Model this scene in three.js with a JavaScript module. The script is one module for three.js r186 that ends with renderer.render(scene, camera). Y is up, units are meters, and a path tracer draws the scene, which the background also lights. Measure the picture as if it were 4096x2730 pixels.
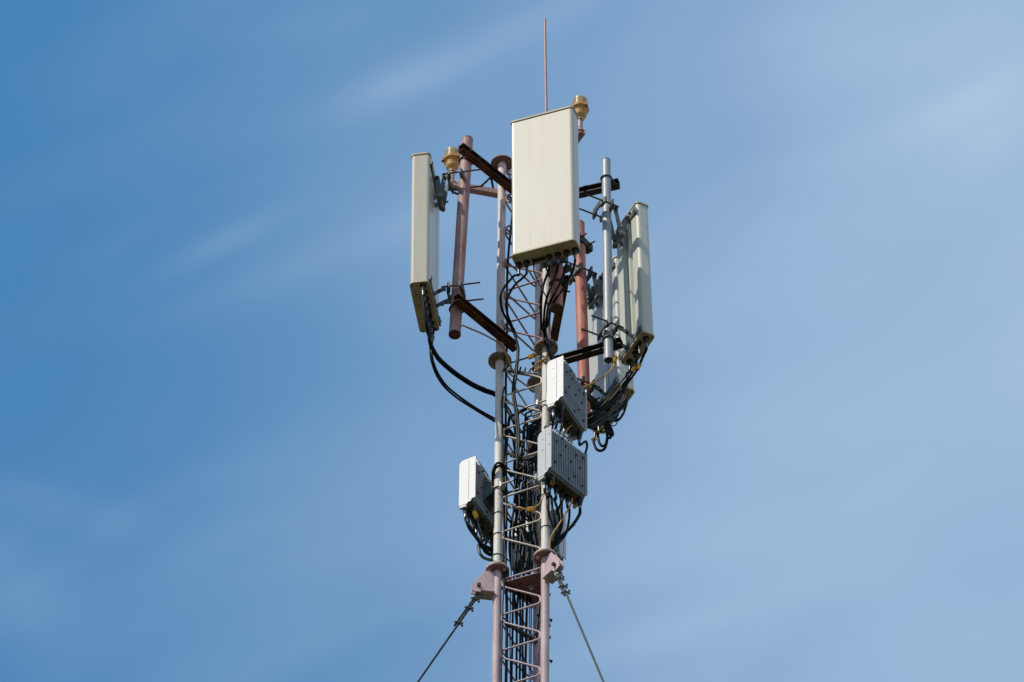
import * as THREE from 'three';
import { mergeGeometries } from 'three/addons/utils/BufferGeometryUtils.js';
import { RoundedBoxGeometry } from 'three/addons/geometries/RoundedBoxGeometry.js';

// ---------- camera, sky, sun, exposure ----------
const H = 39.3;                       // height of the mast's middle flange above the ground; x right, z towards the viewer
const scene = new THREE.Scene();
const camera = new THREE.PerspectiveCamera(5.209, 1.5015, 0.5, 30000);
const eye = new THREE.Vector3(...[-.112,-37.682,34.14]).add(new THREE.Vector3(0, H, 0));
camera.position.copy(eye);
camera.up.set(0, 1, 0);
const pitch = THREE.MathUtils.degToRad(48);
camera.lookAt(eye.clone().add(new THREE.Vector3(0, Math.sin(pitch), -Math.cos(pitch))));
camera.rotateZ(THREE.MathUtils.degToRad(0.556));
scene.add(camera);

const renderer = new THREE.WebGLRenderer({ antialias: true });
renderer.toneMapping = THREE.LinearToneMapping;
renderer.toneMappingExposure = 1.0;
renderer.shadowMap.enabled = true;

const sunAz = -0.94, sunEl = 0.89, sunDir = new THREE.Vector3(Math.cos(sunEl) * Math.sin(sunAz), Math.sin(sunEl), Math.cos(sunEl) * Math.cos(sunAz));
const sun = new THREE.DirectionalLight(new THREE.Color(1, 0.93, 0.82), 3.6);
sun.position.copy(sunDir).multiplyScalar(60).add(new THREE.Vector3(0, H, 0));
sun.target.position.set(0, H, 0);
sun.castShadow = true;
sun.shadow.mapSize.set(4096, 4096);
Object.assign(sun.shadow.camera, { left: -6, right: 6, top: 6, bottom: -6, near: 1, far: 160 });
scene.add(sun, sun.target);

// noise that tiles with period 1 in both directions
function hash(x, y, s) { let h = (x * 374761393 + y * 668265263 + s * 2147483647) | 0; h = Math.imul(h ^ (h >>> 13), 1274126177); return ((h ^ (h >>> 16)) >>> 0) / 4294967295; }
function vnoise(u, v, fu, fv, s) {
  const x = u * fu, y = v * fv, x0 = Math.floor(x), y0 = Math.floor(y), a = x - x0, b = y - y0;
  const q = t => t * t * (3 - 2 * t), w = (i, n) => ((i % n) + n) % n;
  const h = (i, j) => hash(w(x0 + i, fu), w(y0 + j, fv), s), A = q(a), B = q(b);
  return (h(0, 0) * (1 - A) + h(1, 0) * A) * (1 - B) + (h(0, 1) * (1 - A) + h(1, 1) * A) * B;
}
function fbm(u, v, fu, fv, s, o = 4) { let t = 0, g = 0.5, n = 0; for (let k = 0; k < o; k++) { t += g * vnoise(u, v, fu << k, fv << k, s + k * 17); n += g; g *= 0.5; } return t / n; }
const sstep = (a, b, x) => { const t = Math.min(1, Math.max(0, (x - a) / (b - a))); return t * t * (3 - 2 * t); };
const mix = (a, b, t) => a.map((c, i) => c + (b[i] - c) * t);

// the sky: clear air, deep blue, with thin high cirrus drifting in streaks on a layer seen from below
{
  const w = 4096, h = 2048, d = new Float32Array(w * h * 4);
  const wisps = [ // streaks on the cirrus layer (height 1): from X, Z to X, Z, half width, strength
    [-0.0267, -0.8437, -0.0138, -0.8361, 0.0042, 0.17], [-0.0153, -0.8361, 0.0137, -0.8200, 0.0040, 0.15], [-0.0229, -0.8406, -0.0168, -0.8376, 0.0036, 0.10], [-0.0587, -0.8820, -0.0446, -0.8721, 0.0022, 0.17],
    [-0.0542, -0.8913, -0.0292, -0.8775, 0.0043, 0.11], [-0.0292, -0.8775, -0.0023, -0.8639, 0.0056, 0.09], [-0.0988, -0.9552, -0.0919, -0.9629, 0.0120, 0.15], [0.0578, -0.8303, 0.0934, -0.8617, 0.0130, 0.06],
    [0.0872, -0.8447, 0.0990, -0.9114, 0.0100, 0.10], [0.0268, -0.9759, 0.0622, -0.9497, 0.0110, 0.13], [-0.0948, -0.9365, -0.0728, -0.9449, 0.0050, 0.09], [-0.0439, -0.8296, -0.0318, -0.8255, 0.0036, 0.06]];
  const q1 = t => t - Math.floor(t), lay = (a, b, fa, fb, sd, o) => fbm(q1(a * 0.5), q1(b * 0.5), fa, fb, sd, o);
  for (let j = 0; j < h; j++) {
    const el = (j + 0.5) / h * Math.PI - Math.PI / 2, y = Math.sin(el), ce = Math.cos(el);
    if (y < 0) { for (let i = 0; i < w; i++) d.set([0.10, 0.12, 0.10, 1], (j * w + i) * 4); continue; }
    const air = Math.pow(1 - y, 2.6), e = sstep(0.02, 0.25, y), base = mix([0.033, 0.197, 0.447], [0.80, 0.86, 0.95], air), yy = Math.max(y, 0.03);
    for (let i = 0; i < w; i++) {
    const az = ((i + 0.5) / w - 0.5) * 2 * Math.PI, X = ce * Math.cos(az) / yy, Z = ce * Math.sin(az) / yy, o = (j * w + i) * 4;
    let c = base;
    // a veil of cirrostratus covers the eastern half of the sky; its fibres are drawn out along one wind direction
    const a0 = X * 0.85 + Z * 0.53, b0 = -X * 0.53 + Z * 0.85, n1 = lay(a0 + 0.31, b0 + 0.17, 18, 26, 11, 4);
    const b = b0 + (n1 - 0.5) * 0.03, n2 = lay(a0 + 0.63, b + 0.4, 24, 110, 29, 4), n3 = y > 0.3 ? lay(a0 + 0.9, b + 0.2, 40, 300, 47, 2) : 0.5;
    const fibre = 0.55 * n2 + 0.45 * n3;
    let veil = 0.48 * sstep(-0.098, 0.106, X + (n1 - 0.5) * 0.075 + (n2 - 0.5) * 0.012) * (0.72 + 0.5 * n1 + 0.12 * n2) + 0.022 * sstep(0.5, 0.75, fibre) + 0.02;
    for (const [x0, z0, x1, z1, W, st] of wisps) {
      const ex = x1 - x0, ez = z1 - z0, L = Math.hypot(ex, ez), p = ((X - x0) * ex + (Z - z0) * ez) / L - L / 2, q = ((Z - z0) * ex - (X - x0) * ez) / L + (n1 - 0.5) * 0.006, A = L * 0.62 + W;
      veil += 0.75 * st * Math.exp(-(p * p) / (A * A) - (q * q) / (W * W)) * (0.3 + 2.4 * fibre * fibre);
    }
    c = mix(c, [0.55, 0.69, 0.87], Math.min(1, Math.max(0, veil)) * e);
    d[o] = c[0]; d[o + 1] = c[1]; d[o + 2] = c[2]; d[o + 3] = 1;
    }
  }
  const sky = new THREE.DataTexture(d, w, h, THREE.RGBAFormat, THREE.FloatType);
  sky.mapping = THREE.EquirectangularReflectionMapping; sky.magFilter = sky.minFilter = THREE.LinearFilter; sky.needsUpdate = true;
  scene.background = sky; scene.environment = sky;
}

// ---------- materials ----------
function tex(n, fn, srgb = true) {
  const d = new Uint8Array(n * n * 4);
  for (let j = 0; j < n; j++) for (let i = 0; i < n; i++) {
    const c = fn((i + 0.5) / n, (j + 0.5) / n), o = (j * n + i) * 4;
    for (let k = 0; k < 3; k++) d[o + k] = Math.max(0, Math.min(255, c[k])); d[o + 3] = 255;
  }
  const t = new THREE.DataTexture(d, n, n); t.wrapS = t.wrapT = THREE.RepeatWrapping; t.magFilter = THREE.LinearFilter; t.minFilter = THREE.LinearMipmapLinearFilter;
  t.generateMipmaps = true; if (srgb) t.colorSpace = THREE.SRGBColorSpace; t.needsUpdate = true; return t;
}
function rep(t, metres, my = metres) { const c = t.clone(); c.repeat.set(1 / metres, 1 / my); c.needsUpdate = true; return c; }
function grey(n, fn) { return tex(n, (u, v) => { const g = fn(u, v) * 255; return [g, g, g]; }, false); }
const bumpFine = grey(256, (u, v) => 0.6 * fbm(u, v, 24, 24, 5, 3) + 0.4 * fbm(u, v, 6, 6, 9, 3));
const bumpScale = (m, metres, s) => { m.bumpMap = rep(bumpFine, metres); m.bumpScale = s; return m; };
const M = {};
const std = (o) => new THREE.MeshStandardMaterial(o);
// weathered paints: a coat, its worn tone, and rust where it has chipped
function paint(coat, worn, rust, rustAmount, seed, streak = 1) {
  return tex(384, (u, v) => {
    const n = fbm(u, v, 4, 3, seed, 5), st = fbm(u, v, 22, 2, seed + 3, 3), chip = fbm(u, v, 14, 9, seed + 7, 5), sp = fbm(u, v, 60, 60, seed + 13, 2);
    let c = mix(coat, worn, sstep(0.3, 0.75, n * 0.6 + st * 0.4 * streak));
    c = mix(c, rust, sstep(0.70 - rustAmount, 0.78 - rustAmount, chip) * 0.85);
    c = mix(c, rust, sstep(0.80, 0.95, st) * 0.4 * streak * rustAmount * 8);
    return c.map(t => t * (0.96 + 0.08 * sp));
  });
}
M.whitePaint = bumpScale(std({ map: rep(paint([236, 231, 222], [216, 209, 198], [168, 146, 128], 0.0, 101), 0.35, 0.7), roughness: 0.62 }), 0.2, 0.0006);
M.pinkPaint = bumpScale(std({ map: rep(paint([206, 184, 187], [174, 148, 152], [160, 126, 116], 0.0, 131), 0.35, 0.7), roughness: 0.62 }), 0.2, 0.0006);
M.topPaint = bumpScale(std({ map: rep(paint([226, 217, 213], [194, 172, 169], [160, 128, 118], 0.01, 151), 0.35, 0.6), roughness: 0.62 }), 0.2, 0.0006);
M.topLacing = bumpScale(std({ map: rep(paint([168, 130, 120], [138, 100, 90], [96, 58, 42], 0.08, 157), 0.3), roughness: 0.6 }), 0.2, 0.0006);
M.whiteLacing = bumpScale(std({ map: rep(paint([214, 203, 188], [182, 164, 148], [128, 92, 70], 0.06, 163), 0.3), roughness: 0.5 }), 0.2, 0.0006);
M.rosePipe = bumpScale(std({ map: rep(paint([182, 148, 143], [156, 116, 110], [148, 96, 86], 0.005, 173), 0.35, 0.6), roughness: 0.62 }), 0.2, 0.0008);
M.redPipe = bumpScale(std({ map: rep(paint([202, 132, 110], [170, 90, 78], [190, 130, 110], 0.03, 181), 0.3, 0.8), roughness: 0.62 }), 0.2, 0.0008);
M.rust = bumpScale(std({ map: rep(tex(384, (u, v) => { const n = fbm(u, v, 5, 5, 211, 5), m = fbm(u, v, 26, 26, 223, 3); return mix(mix([46, 27, 20], [104, 60, 34], sstep(0.3, 0.7, n)), [136, 84, 46], sstep(0.6, 0.8, m) * 0.7); }), 0.4), roughness: 0.9 }), 0.15, 0.0012);
M.blackSteel = bumpScale(std({ map: rep(tex(256, (u, v) => { const n = fbm(u, v, 6, 6, 241, 5); return mix([26, 29, 30], [44, 44, 42], n); }), 0.4), roughness: 0.65 }), 0.15, 0.0006);
M.galv = bumpScale(std({ map: rep(tex(384, (u, v) => { const n = fbm(u, v, 8, 5, 251, 5), m = vnoise(u, v, 40, 40, 257); return mix([150, 155, 160], [178, 183, 187], n * 0.7 + m * 0.3); }), 0.4), roughness: 0.5, metalness: 0.1 }), 0.2, 0.0003);
M.darkGalv = bumpScale(std({ map: rep(tex(256, (u, v) => { const n = fbm(u, v, 8, 8, 263, 5); return mix([84, 92, 92], [124, 130, 128], n); }), 0.3), roughness: 0.5, metalness: 0.4 }), 0.1, 0.0006);
M.oxide = bumpScale(std({ map: rep(paint([112, 66, 60], [92, 52, 46], [70, 40, 30], 0.03, 187), 0.3), roughness: 0.7 }), 0.2, 0.0006);
M.stained = bumpScale(std({ map: rep(paint([150, 134, 122], [104, 86, 74], [78, 54, 40], 0.08, 191, 0.3), 0.14), roughness: 0.7 }), 0.1, 0.0006);
M.stainedPink = bumpScale(std({ map: rep(paint([140, 104, 100], [108, 74, 70], [74, 46, 36], 0.06, 197, 0.3), 0.2), roughness: 0.65 }), 0.1, 0.0006);
M.bolt = std({ color: 0x8d8478, roughness: 0.45, metalness: 0.6 });
M.rustBolt = std({ color: 0x5d4436, roughness: 0.75, metalness: 0.3 });
const radomeTex = tex(512, (u, v) => {
  const st = fbm(u, v, 70, 2, 301, 3), sl = fbm(u, v, 12, 1, 307, 3), n = fbm(u, v, 4, 4, 311, 4);
  return mix(mix([208, 203, 189], [198, 192, 174], st * 0.6 + n * 0.4), [200, 180, 152], sstep(0.5, 0.85, sl * 0.7 + n * 0.3) * 0.4);
});
const radomeBump = grey(512, (u, v) => 0.6 * fbm(u, v, 110, 3, 331, 3) + 0.4 * fbm(u, v, 70, 70, 337, 2));
M.radome = std({ map: rep(radomeTex, 0.5, 1.3), roughness: 0.27, bumpMap: rep(radomeBump, 0.5), bumpScale: 0.00006 });
M.radomeGreen = std({ map: rep(tex(512, (u, v) => { const st = fbm(u, v, 50, 2, 341, 3), n = fbm(u, v, 6, 4, 347, 4); return mix([214, 216, 200], [204, 207, 190], st * 0.5 + n * 0.5); }), 0.5, 1.3), roughness: 0.45, bumpMap: rep(radomeBump, 0.5), bumpScale: 0.00008 });
M.radomeWhite = std({ map: rep(tex(384, (u, v) => { const st = fbm(u, v, 40, 2, 349, 3), n = fbm(u, v, 6, 4, 351, 4), k = fbm(u, v, 18, 1, 371, 2); return mix(mix([214, 214, 207], [203, 203, 196], st * 0.5 + n * 0.5), [178, 166, 140], sstep(0.72, 0.9, k) * 0.4); }), 0.5, 1.3), roughness: 0.3 });
M.capPlastic = bumpScale(std({ map: rep(tex(256, (u, v) => { const n = fbm(u, v, 6, 6, 353, 5), m = fbm(u, v, 20, 20, 359, 3); return mix(mix([212, 198, 164], [188, 171, 134], n), [142, 118, 80], sstep(0.62, 0.8, m) * 0.6); }), 0.3), roughness: 0.6 }), 0.1, 0.0004);
M.gasket = std({ color: 0x3a2f26, roughness: 0.8 });
M.rubber = new THREE.MeshPhysicalMaterial({ color: 0x080a0b, roughness: 0.48, specularIntensity: 0.4 });
M.rubberGrey = std({ color: 0x3c4446, roughness: 0.5 });
M.boot = std({ color: 0x14181a, roughness: 0.55 });
M.nut = std({ color: 0x858a88, roughness: 0.38, metalness: 0.8 });
M.aluPaint = bumpScale(std({ map: rep(tex(384, (u, v) => { const n = fbm(u, v, 5, 4, 367, 5), d = fbm(u, v, 30, 30, 373, 3); return mix(mix([204, 207, 209], [192, 195, 196], n), [160, 158, 152], sstep(0.72, 0.85, d) * 0.25); }), 0.3), roughness: 0.5 }), 0.1, 0.00003);
M.finAlu = bumpScale(std({ map: rep(tex(384, (u, v) => { const n = fbm(u, v, 6, 3, 383, 5), d = fbm(u, v, 24, 18, 389, 4); return mix(mix([186, 192, 194], [154, 160, 163], n), [96, 94, 90], sstep(0.6, 0.75, d) * 0.6); }), 0.25), roughness: 0.5, metalness: 0.25 }), 0.1, 0.0005);
M.rruBottom = bumpScale(std({ map: rep(tex(256, (u, v) => { const n = fbm(u, v, 7, 7, 397, 5); return mix([118, 110, 98], [70, 64, 56], n); }), 0.2), roughness: 0.7 }), 0.1, 0.0005);
M.yellowPaint = bumpScale(std({ map: rep(paint([208, 156, 76], [184, 130, 58], [112, 74, 42], 0.05, 401), 0.3), roughness: 0.42 }), 0.1, 0.0004);
M.yellowCable = std({ color: 0xb98a1c, roughness: 0.5 });
M.greenCable = std({ color: 0x2f5a3a, roughness: 0.5 });
M.tag = std({ color: 0xefb523, roughness: 0.55 });
M.lens = new THREE.MeshPhysicalMaterial({ color: 0xdcc79e, roughness: 0.2, transmission: 0.62, thickness: 0, ior: 1.5 });
M.lampCore = std({ color: 0xe4dcc4, roughness: 0.5 });
M.wire = std({ color: 0x565a56, roughness: 0.55, metalness: 0.4 });
M.wireDark = std({ color: 0x2a3030, roughness: 0.6, metalness: 0.3 });
M.rod = bumpScale(std({ map: rep(paint([186, 160, 158], [160, 132, 130], [110, 70, 60], 0.06, 411), 0.2), roughness: 0.5 }), 0.1, 0.0005);
M.concrete = bumpScale(std({ map: rep(tex(256, (u, v) => { const n = fbm(u, v, 6, 6, 421, 5); return mix([150, 146, 138], [118, 114, 106], n); }), 1), roughness: 0.95 }), 0.5, 0.004);
M.ground = bumpScale(std({ map: rep(tex(512, (u, v) => { const n = fbm(u, v, 6, 6, 431, 6), m = fbm(u, v, 50, 50, 433, 3); return mix(mix([66, 62, 38], [104, 90, 64], sstep(0.5, 0.75, n)), [44, 46, 28], m * 0.5); }), 12), roughness: 1 }), 3, 0.05);

// ---------- helpers ----------
const V = (p) => Array.isArray(p) ? new THREE.Vector3(...p) : p.clone();
const add = (p, q) => [p[0] + q[0], p[1] + q[1], p[2] + q[2]];
const lerp3 = (p, q, t) => [0, 1, 2].map(i => p[i] + (q[i] - p[i]) * t);
const taken = {};
function numbered(n) { const k = taken[n] = (taken[n] ?? -1) + 1; return k ? `${n}_${String(k).padStart(3, '0')}` : n; }
function info(o, label, category, group) { o.userData.label = label; o.userData.category = category; if (group) o.userData.group = group; return o; }
// a thing: group at its base; coordinates are metres from the mast axis at the middle flange
function thing(name, label, category, base, yaw = 0, group) {
  const o = new THREE.Group(); o.name = numbered(name); o.position.set(base[0], base[1] + H, base[2]); o.rotation.y = yaw; scene.add(o);
  return info(o, label, category, group);
}
function boxUV(g) { // uv in metres, by the axis a face points along
  const p = g.attributes.position, n = g.attributes.normal, uv = new Float32Array(p.count * 2);
  for (let i = 0; i < p.count; i++) {
    const ax = Math.abs(n.getX(i)), ay = Math.abs(n.getY(i)), az = Math.abs(n.getZ(i)), x = p.getX(i), y = p.getY(i), z = p.getZ(i);
    uv[2 * i] = ax > az && ax > ay ? z : x; uv[2 * i + 1] = ay > ax && ay > az ? z : y;
  }
  g.setAttribute('uv', new THREE.BufferAttribute(uv, 2)); return g;
}
function mg(list) {
  return mergeGeometries(list.map(g => { const q = g.index ? g.toNonIndexed() : g; const r = new THREE.BufferGeometry(); for (const k of ['position', 'normal', 'uv']) r.setAttribute(k, q.attributes[k]); return r; }));
}
function part(parent, name, geo, m, pos, label) {
  const g = Array.isArray(geo) ? mg(geo) : geo, o = new THREE.Mesh(g, m); o.name = name; o.castShadow = o.receiveShadow = true;
  if (pos) o.position.set(...pos); if (label) o.userData.label = label; parent.add(o); return o;
}
const at = (o, p) => V(p).sub(new THREE.Vector3(o.position.x, o.position.y - H, o.position.z)).toArray(); // mast frame -> an unrotated thing's frame
function cyl(a, b, r, r2 = r, seg = 20, open = false) {
  const A = V(a), B = V(b), d = B.clone().sub(A), L = d.length(), g = new THREE.CylinderGeometry(r2, r, L, seg, Math.max(1, Math.round(L / 0.5)), open);
  const uv = g.attributes.uv; for (let i = 0; i < uv.count; i++) uv.setXY(i, uv.getX(i) * 6.2832 * r, uv.getY(i) * L);
  g.applyQuaternion(new THREE.Quaternion().setFromUnitVectors(new THREE.Vector3(0, 1, 0), d.normalize())); g.translate(...A.add(B).multiplyScalar(0.5).toArray()); return g;
}
function box(w, h, d, x = 0, y = 0, z = 0, r = 0) { const g = r ? new RoundedBoxGeometry(w, h, d, 2, r) : new THREE.BoxGeometry(w, h, d); boxUV(g); g.translate(x, y, z); return g; }
function tube(pts, r, seg = 8, closed = false, tens = 0.5) {
  const c = new THREE.CatmullRomCurve3(pts.map(V), closed, 'centripetal', tens), L = c.getLength(), n = Math.max(8, Math.min(260, Math.round(L / 0.012)));
  const t = new THREE.TubeGeometry(c, n, r, seg, closed), uv = t.attributes.uv; for (let i = 0; i < uv.count; i++) uv.setXY(i, uv.getY(i) * 6.28 * r, uv.getX(i) * L);
  if (closed) return t;
  const cap = (p, q) => cyl(p, q, r * 0.98, r * 0.98, seg), P = c.getPointAt(0), Q = c.getPointAt(1), tp = c.getTangentAt(0), tq = c.getTangentAt(1);
  return mg([t, cap(P.clone().addScaledVector(tp, -0.0012), P.clone().addScaledVector(tp, 0.002)), cap(Q.clone().addScaledVector(tq, -0.002), Q.clone().addScaledVector(tq, 0.0012))]);
}
function bent(pts, r, fillet, seg = 8) { // a rod with straight runs and rounded bends
  const path = new THREE.CurvePath(), P = pts.map(V); let prev = P[0];
  for (let i = 1; i < P.length - 1; i++) {
    const a = P[i - 1].clone().sub(P[i]), b = P[i + 1].clone().sub(P[i]), f = Math.min(fillet, a.length() * 0.45, b.length() * 0.45);
    const s = P[i].clone().addScaledVector(a.normalize(), f), e = P[i].clone().addScaledVector(b.normalize(), f);
    path.add(new THREE.LineCurve3(prev, s)); path.add(new THREE.QuadraticBezierCurve3(s, P[i], e)); prev = e;
  }
  path.add(new THREE.LineCurve3(prev, P[P.length - 1]));
  const out = []; for (const c of path.curves) { const n = c.isLineCurve3 ? 1 : 4; for (let k = 0; k < n; k++) out.push(c.getPoint(k / n)); } out.push(P[P.length - 1]);
  const pos = [], nor = [], uv = [], idx = []; let up = new THREE.Vector3(0.3, 0.2, 0.93).normalize(), len = 0;
  out.forEach((p, i) => {
    const t = (out[i + 1] || p).clone().sub(out[i - 1] || p).normalize(); if (i) len += p.distanceTo(out[i - 1]);
    const s = new THREE.Vector3().crossVectors(t, up).normalize(); up = new THREE.Vector3().crossVectors(s, t).normalize();
    for (let k = 0; k <= seg; k++) { const a = k / seg * 6.28319, n = s.clone().multiplyScalar(Math.cos(a)).addScaledVector(up, Math.sin(a)); pos.push(p.x + n.x * r, p.y + n.y * r, p.z + n.z * r); nor.push(n.x, n.y, n.z); uv.push(k / seg * 6.28 * r, len); }
    if (i) for (let k = 0; k < seg; k++) { const q = (i - 1) * (seg + 1) + k, w = q + seg + 1; idx.push(q, w, q + 1, q + 1, w, w + 1); }
  });
  const g = new THREE.BufferGeometry(); g.setAttribute('position', new THREE.Float32BufferAttribute(pos, 3)); g.setAttribute('normal', new THREE.Float32BufferAttribute(nor, 3)); g.setAttribute('uv', new THREE.Float32BufferAttribute(uv, 2)); g.setIndex(idx); return g;
}
function plate(pts, thick, holes = [], bevel = 0.0012) { // outline in x,y; thickness along z, centred
  const s = new THREE.Shape(pts.map(p => new THREE.Vector2(...p)));
  for (const [x, y, r] of holes) { const h = new THREE.Path(); h.absarc(x, y, r, 0, Math.PI * 2, true); s.holes.push(h); }
  const g = new THREE.ExtrudeGeometry(s, { depth: thick - 2 * bevel, bevelEnabled: bevel > 0, bevelSize: bevel, bevelThickness: bevel, bevelSegments: 1, curveSegments: 16 });
  g.translate(0, 0, -thick / 2 + bevel); return boxUV(g);
}
function prism(pts, y0, y1, bevel = 0.001) { const g = plate(pts.map(([x, z]) => [x, -z]), y1 - y0, [], bevel); g.rotateX(-Math.PI / 2); g.translate(0, (y0 + y1) / 2, 0); return boxUV(g); } // outline in x,z
function roundRect(w, d, r, n = 5) { const o = []; for (const [sx, sz, a] of [[1, 1, 0], [-1, 1, 1], [-1, -1, 2], [1, -1, 3]]) for (let k = 0; k <= n; k++) { const t = (a + k / n) * Math.PI / 2; o.push([sx * (w / 2 - r) + r * Math.cos(t), sz * (d / 2 - r) + r * Math.sin(t)]); } return o; }
function ring(R, r, arc = Math.PI * 2) { const g = new THREE.TorusGeometry(R, r, 8, 28, arc); g.rotateX(Math.PI / 2); return g; }
function orient(g, x, y, z, o) { g.applyMatrix4(new THREE.Matrix4().makeBasis(x, y, z).setPosition(...o)); return g; }
const hexBolt = (r, h) => { const g = new THREE.CylinderGeometry(r, r, h, 6); return boxUV(g.toNonIndexed()); };
const boltG = hexBolt(0.0075, 0.009), bigBoltG = hexBolt(0.012, 0.016);
const mats = [];
function bolt(parent, p, dir, m = M.bolt, g = boltG) { const o = part(parent, 'bolt', g, m, p); o.quaternion.setFromUnitVectors(new THREE.Vector3(0, 1, 0), V(dir).normalize()); return o; }

// ---------- the ground ----------
{
  const g = new THREE.CircleGeometry(9000, 96); g.rotateX(-Math.PI / 2); boxUV(g);
  const o = part(scene, 'ground', g, M.ground); o.userData.kind = 'structure'; o.userData.label = 'grass and bare soil plain around the foot of the mast';
}

// ---------- the lattice mast ----------
const LEG = { L: [-0.193, 0.028], R: [0.121, 0.153], B: [0.072, -0.182] };
const LR = 0.0285, SEC = 2.06;
const mast = thing('lattice_mast', 'slender triangular lattice mast of three painted tubes, white between pinkish sections', 'mast', [0, -H, 0]);
{
  const sections = [[0.012, SEC - 0.012, M.topPaint, M.topLacing], [-SEC + 0.012, -0.012, M.whitePaint, M.whiteLacing], [-H + 0.3, -SEC - 0.012, M.pinkPaint, M.pinkPaint]];
  const faces = [['L', 'R', 0, 0.076], ['L', 'B', 0.03, 0.0], ['R', 'B', 0.03, 0.10]];
  const P = (k, y) => [LEG[k][0], y, LEG[k][1]], weldG = cyl([0, -0.026, 0], [0, 0.026, 0], 0.006, 0.006, 7);
  sections.forEach(([y0, y1, m, ml], si) => {
    for (const k of 'LRB') part(mast, 'leg', cyl(at(mast, P(k, y0)), at(mast, P(k, y1)), LR, LR, 28), m);
    const anchor = [0.002, -0.396, -2.186][si];
    for (const [a, b, pa, pb] of faces) {
      const A = LEG[a], B = LEG[b], dx = B[0] - A[0], dz = B[1] - A[1], L = Math.hypot(dx, dz), ux = dx / L, uz = dz / L, off = LR + 0.005;
      const pa3 = (y) => [A[0] + ux * off, y, A[1] + uz * off], pb3 = (y) => [B[0] - ux * off, y, B[1] - uz * off];
      const pts = [], n0 = si === 2 ? Math.ceil((H - 2.6) / 0.333) : 7, top = y1 - 0.03, bot = y0 + 0.03, welds = [];
      let y = anchor + (si === 2 ? 0.333 : si === 0 ? 0.333 * 6 : 0.333);
      for (let i = 0; i <= n0 + 1; i++, y -= 0.333) {
        const yb = y + pb, ya = y + pa;
        for (const [q, f] of [[yb + 0.032, pb3], [yb - 0.032, pb3], [ya + 0.032, pa3], [ya - 0.032, pa3]]) if (q < top && q > bot) pts.push(f(q));
        for (const [q, K, s] of [[yb, B, -1], [ya, A, 1]]) if (q < top - 0.04 && q > bot + 0.04 && y > -5) welds.push(at(mast, [K[0] + s * ux * (LR - 0.001), q, K[1] + s * uz * (LR - 0.001)]));
      }
      const g = bent(pts.map(p => at(mast, p)), 0.0067, 0.024);
      const lb = part(mast, 'lacing_bar', g, ml);
      for (const w of welds) part(lb, 'weld_bead', weldG, ml, w);
    }
  });
  // paired bolted flanges where the sections meet
  const disc = new THREE.LatheGeometry([[0, -0.006], [0.0765, -0.006], [0.079, -0.0035], [0.079, 0.0035], [0.0765, 0.006], [0, 0.006]].map(p => new THREE.Vector2(...p)), 36); boxUV(disc);
  [[SEC, M.stainedPink, M.stainedPink], [0, M.stained, M.stained], [-SEC, M.whitePaint, M.stainedPink]].forEach(([y, mu, ml], fi) => {
    for (const k of 'LRB') for (const s of fi === 0 ? [-1] : [1, -1]) {
      const f = part(mast, 'flange', disc, s > 0 ? mu : ml, at(mast, P(k, y + s * 0.0068)));
      if (s < 0) for (const a of [0.6, 2.7, 4.8]) bolt(f, [Math.cos(a) * 0.055, -0.012, Math.sin(a) * 0.055], [0, -1, 0], fi === 2 ? M.pinkPaint : M.bolt, bigBoltG);
    }
  });
  // pairs of gusset plates that take the guys, each with a seat plate under it
  const gus = { L: [-0.99, 0.14], R: [0.62, 0.785], B: [0.37, -0.93] };
  const gg = plate([[0.02, -0.03], [0.085, -0.028], [0.168, -0.178], [0.170, -0.222], [0.150, -0.232], [0.02, -0.226]], 0.008), gs = box(0.095, 0.007, 0.085, 0.068, -0.236, 0.0), gl = box(0.007, 0.045, 0.085, 0.112, -0.2565, 0);
  for (const k of 'LRB') {
    const [ux, uz] = gus[k], yaw = Math.atan2(-uz, ux), base = at(mast, P(k, -SEC));
    for (const s of [-1, 1]) { const o = part(mast, 'gusset_plate', gg, M.pinkPaint, add(base, [-uz * 0.016 * s, 0, ux * 0.016 * s])); o.rotation.y = yaw; }
    const o = part(mast, 'seat_plate', mg([gs]), M.pinkPaint, base); o.rotation.y = yaw;
    const pin = part(mast, 'pin_bolt', mg([cyl([0.125, -0.182, -0.034], [0.125, -0.182, 0.034], 0.008, 0.008, 12), cyl([0.125, -0.182, 0.024], [0.125, -0.182, 0.042], 0.0145, 0.0145, 6), cyl([0.125, -0.182, -0.042], [0.125, -0.182, -0.024], 0.0145, 0.0145, 6)]), M.rustBolt, base); pin.rotation.y = yaw;
  }
  // horizontal torsion plate between the legs, with a round hole
  const tri = []; const order = ['L', 'R', 'B'];
  for (let i = 0; i < 3; i++) { const a = LEG[order[i]], b = LEG[order[(i + 1) % 3]], c = LEG[order[(i + 2) % 3]]; tri.push([a[0] + (c[0] - a[0]) * 0.14, -(a[1] + (c[1] - a[1]) * 0.14)], [a[0] + (b[0] - a[0]) * 0.14, -(a[1] + (b[1] - a[1]) * 0.14)]); }
  const tp = plate(tri, 0.008, [[0.025, 0.0, 0.017]]); tp.rotateX(-Math.PI / 2); tp.translate(0, -SEC - 0.12, 0);
  tp.translate(0, H, 0); part(mast, 'torsion_plate', tp, M.stainedPink);
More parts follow.
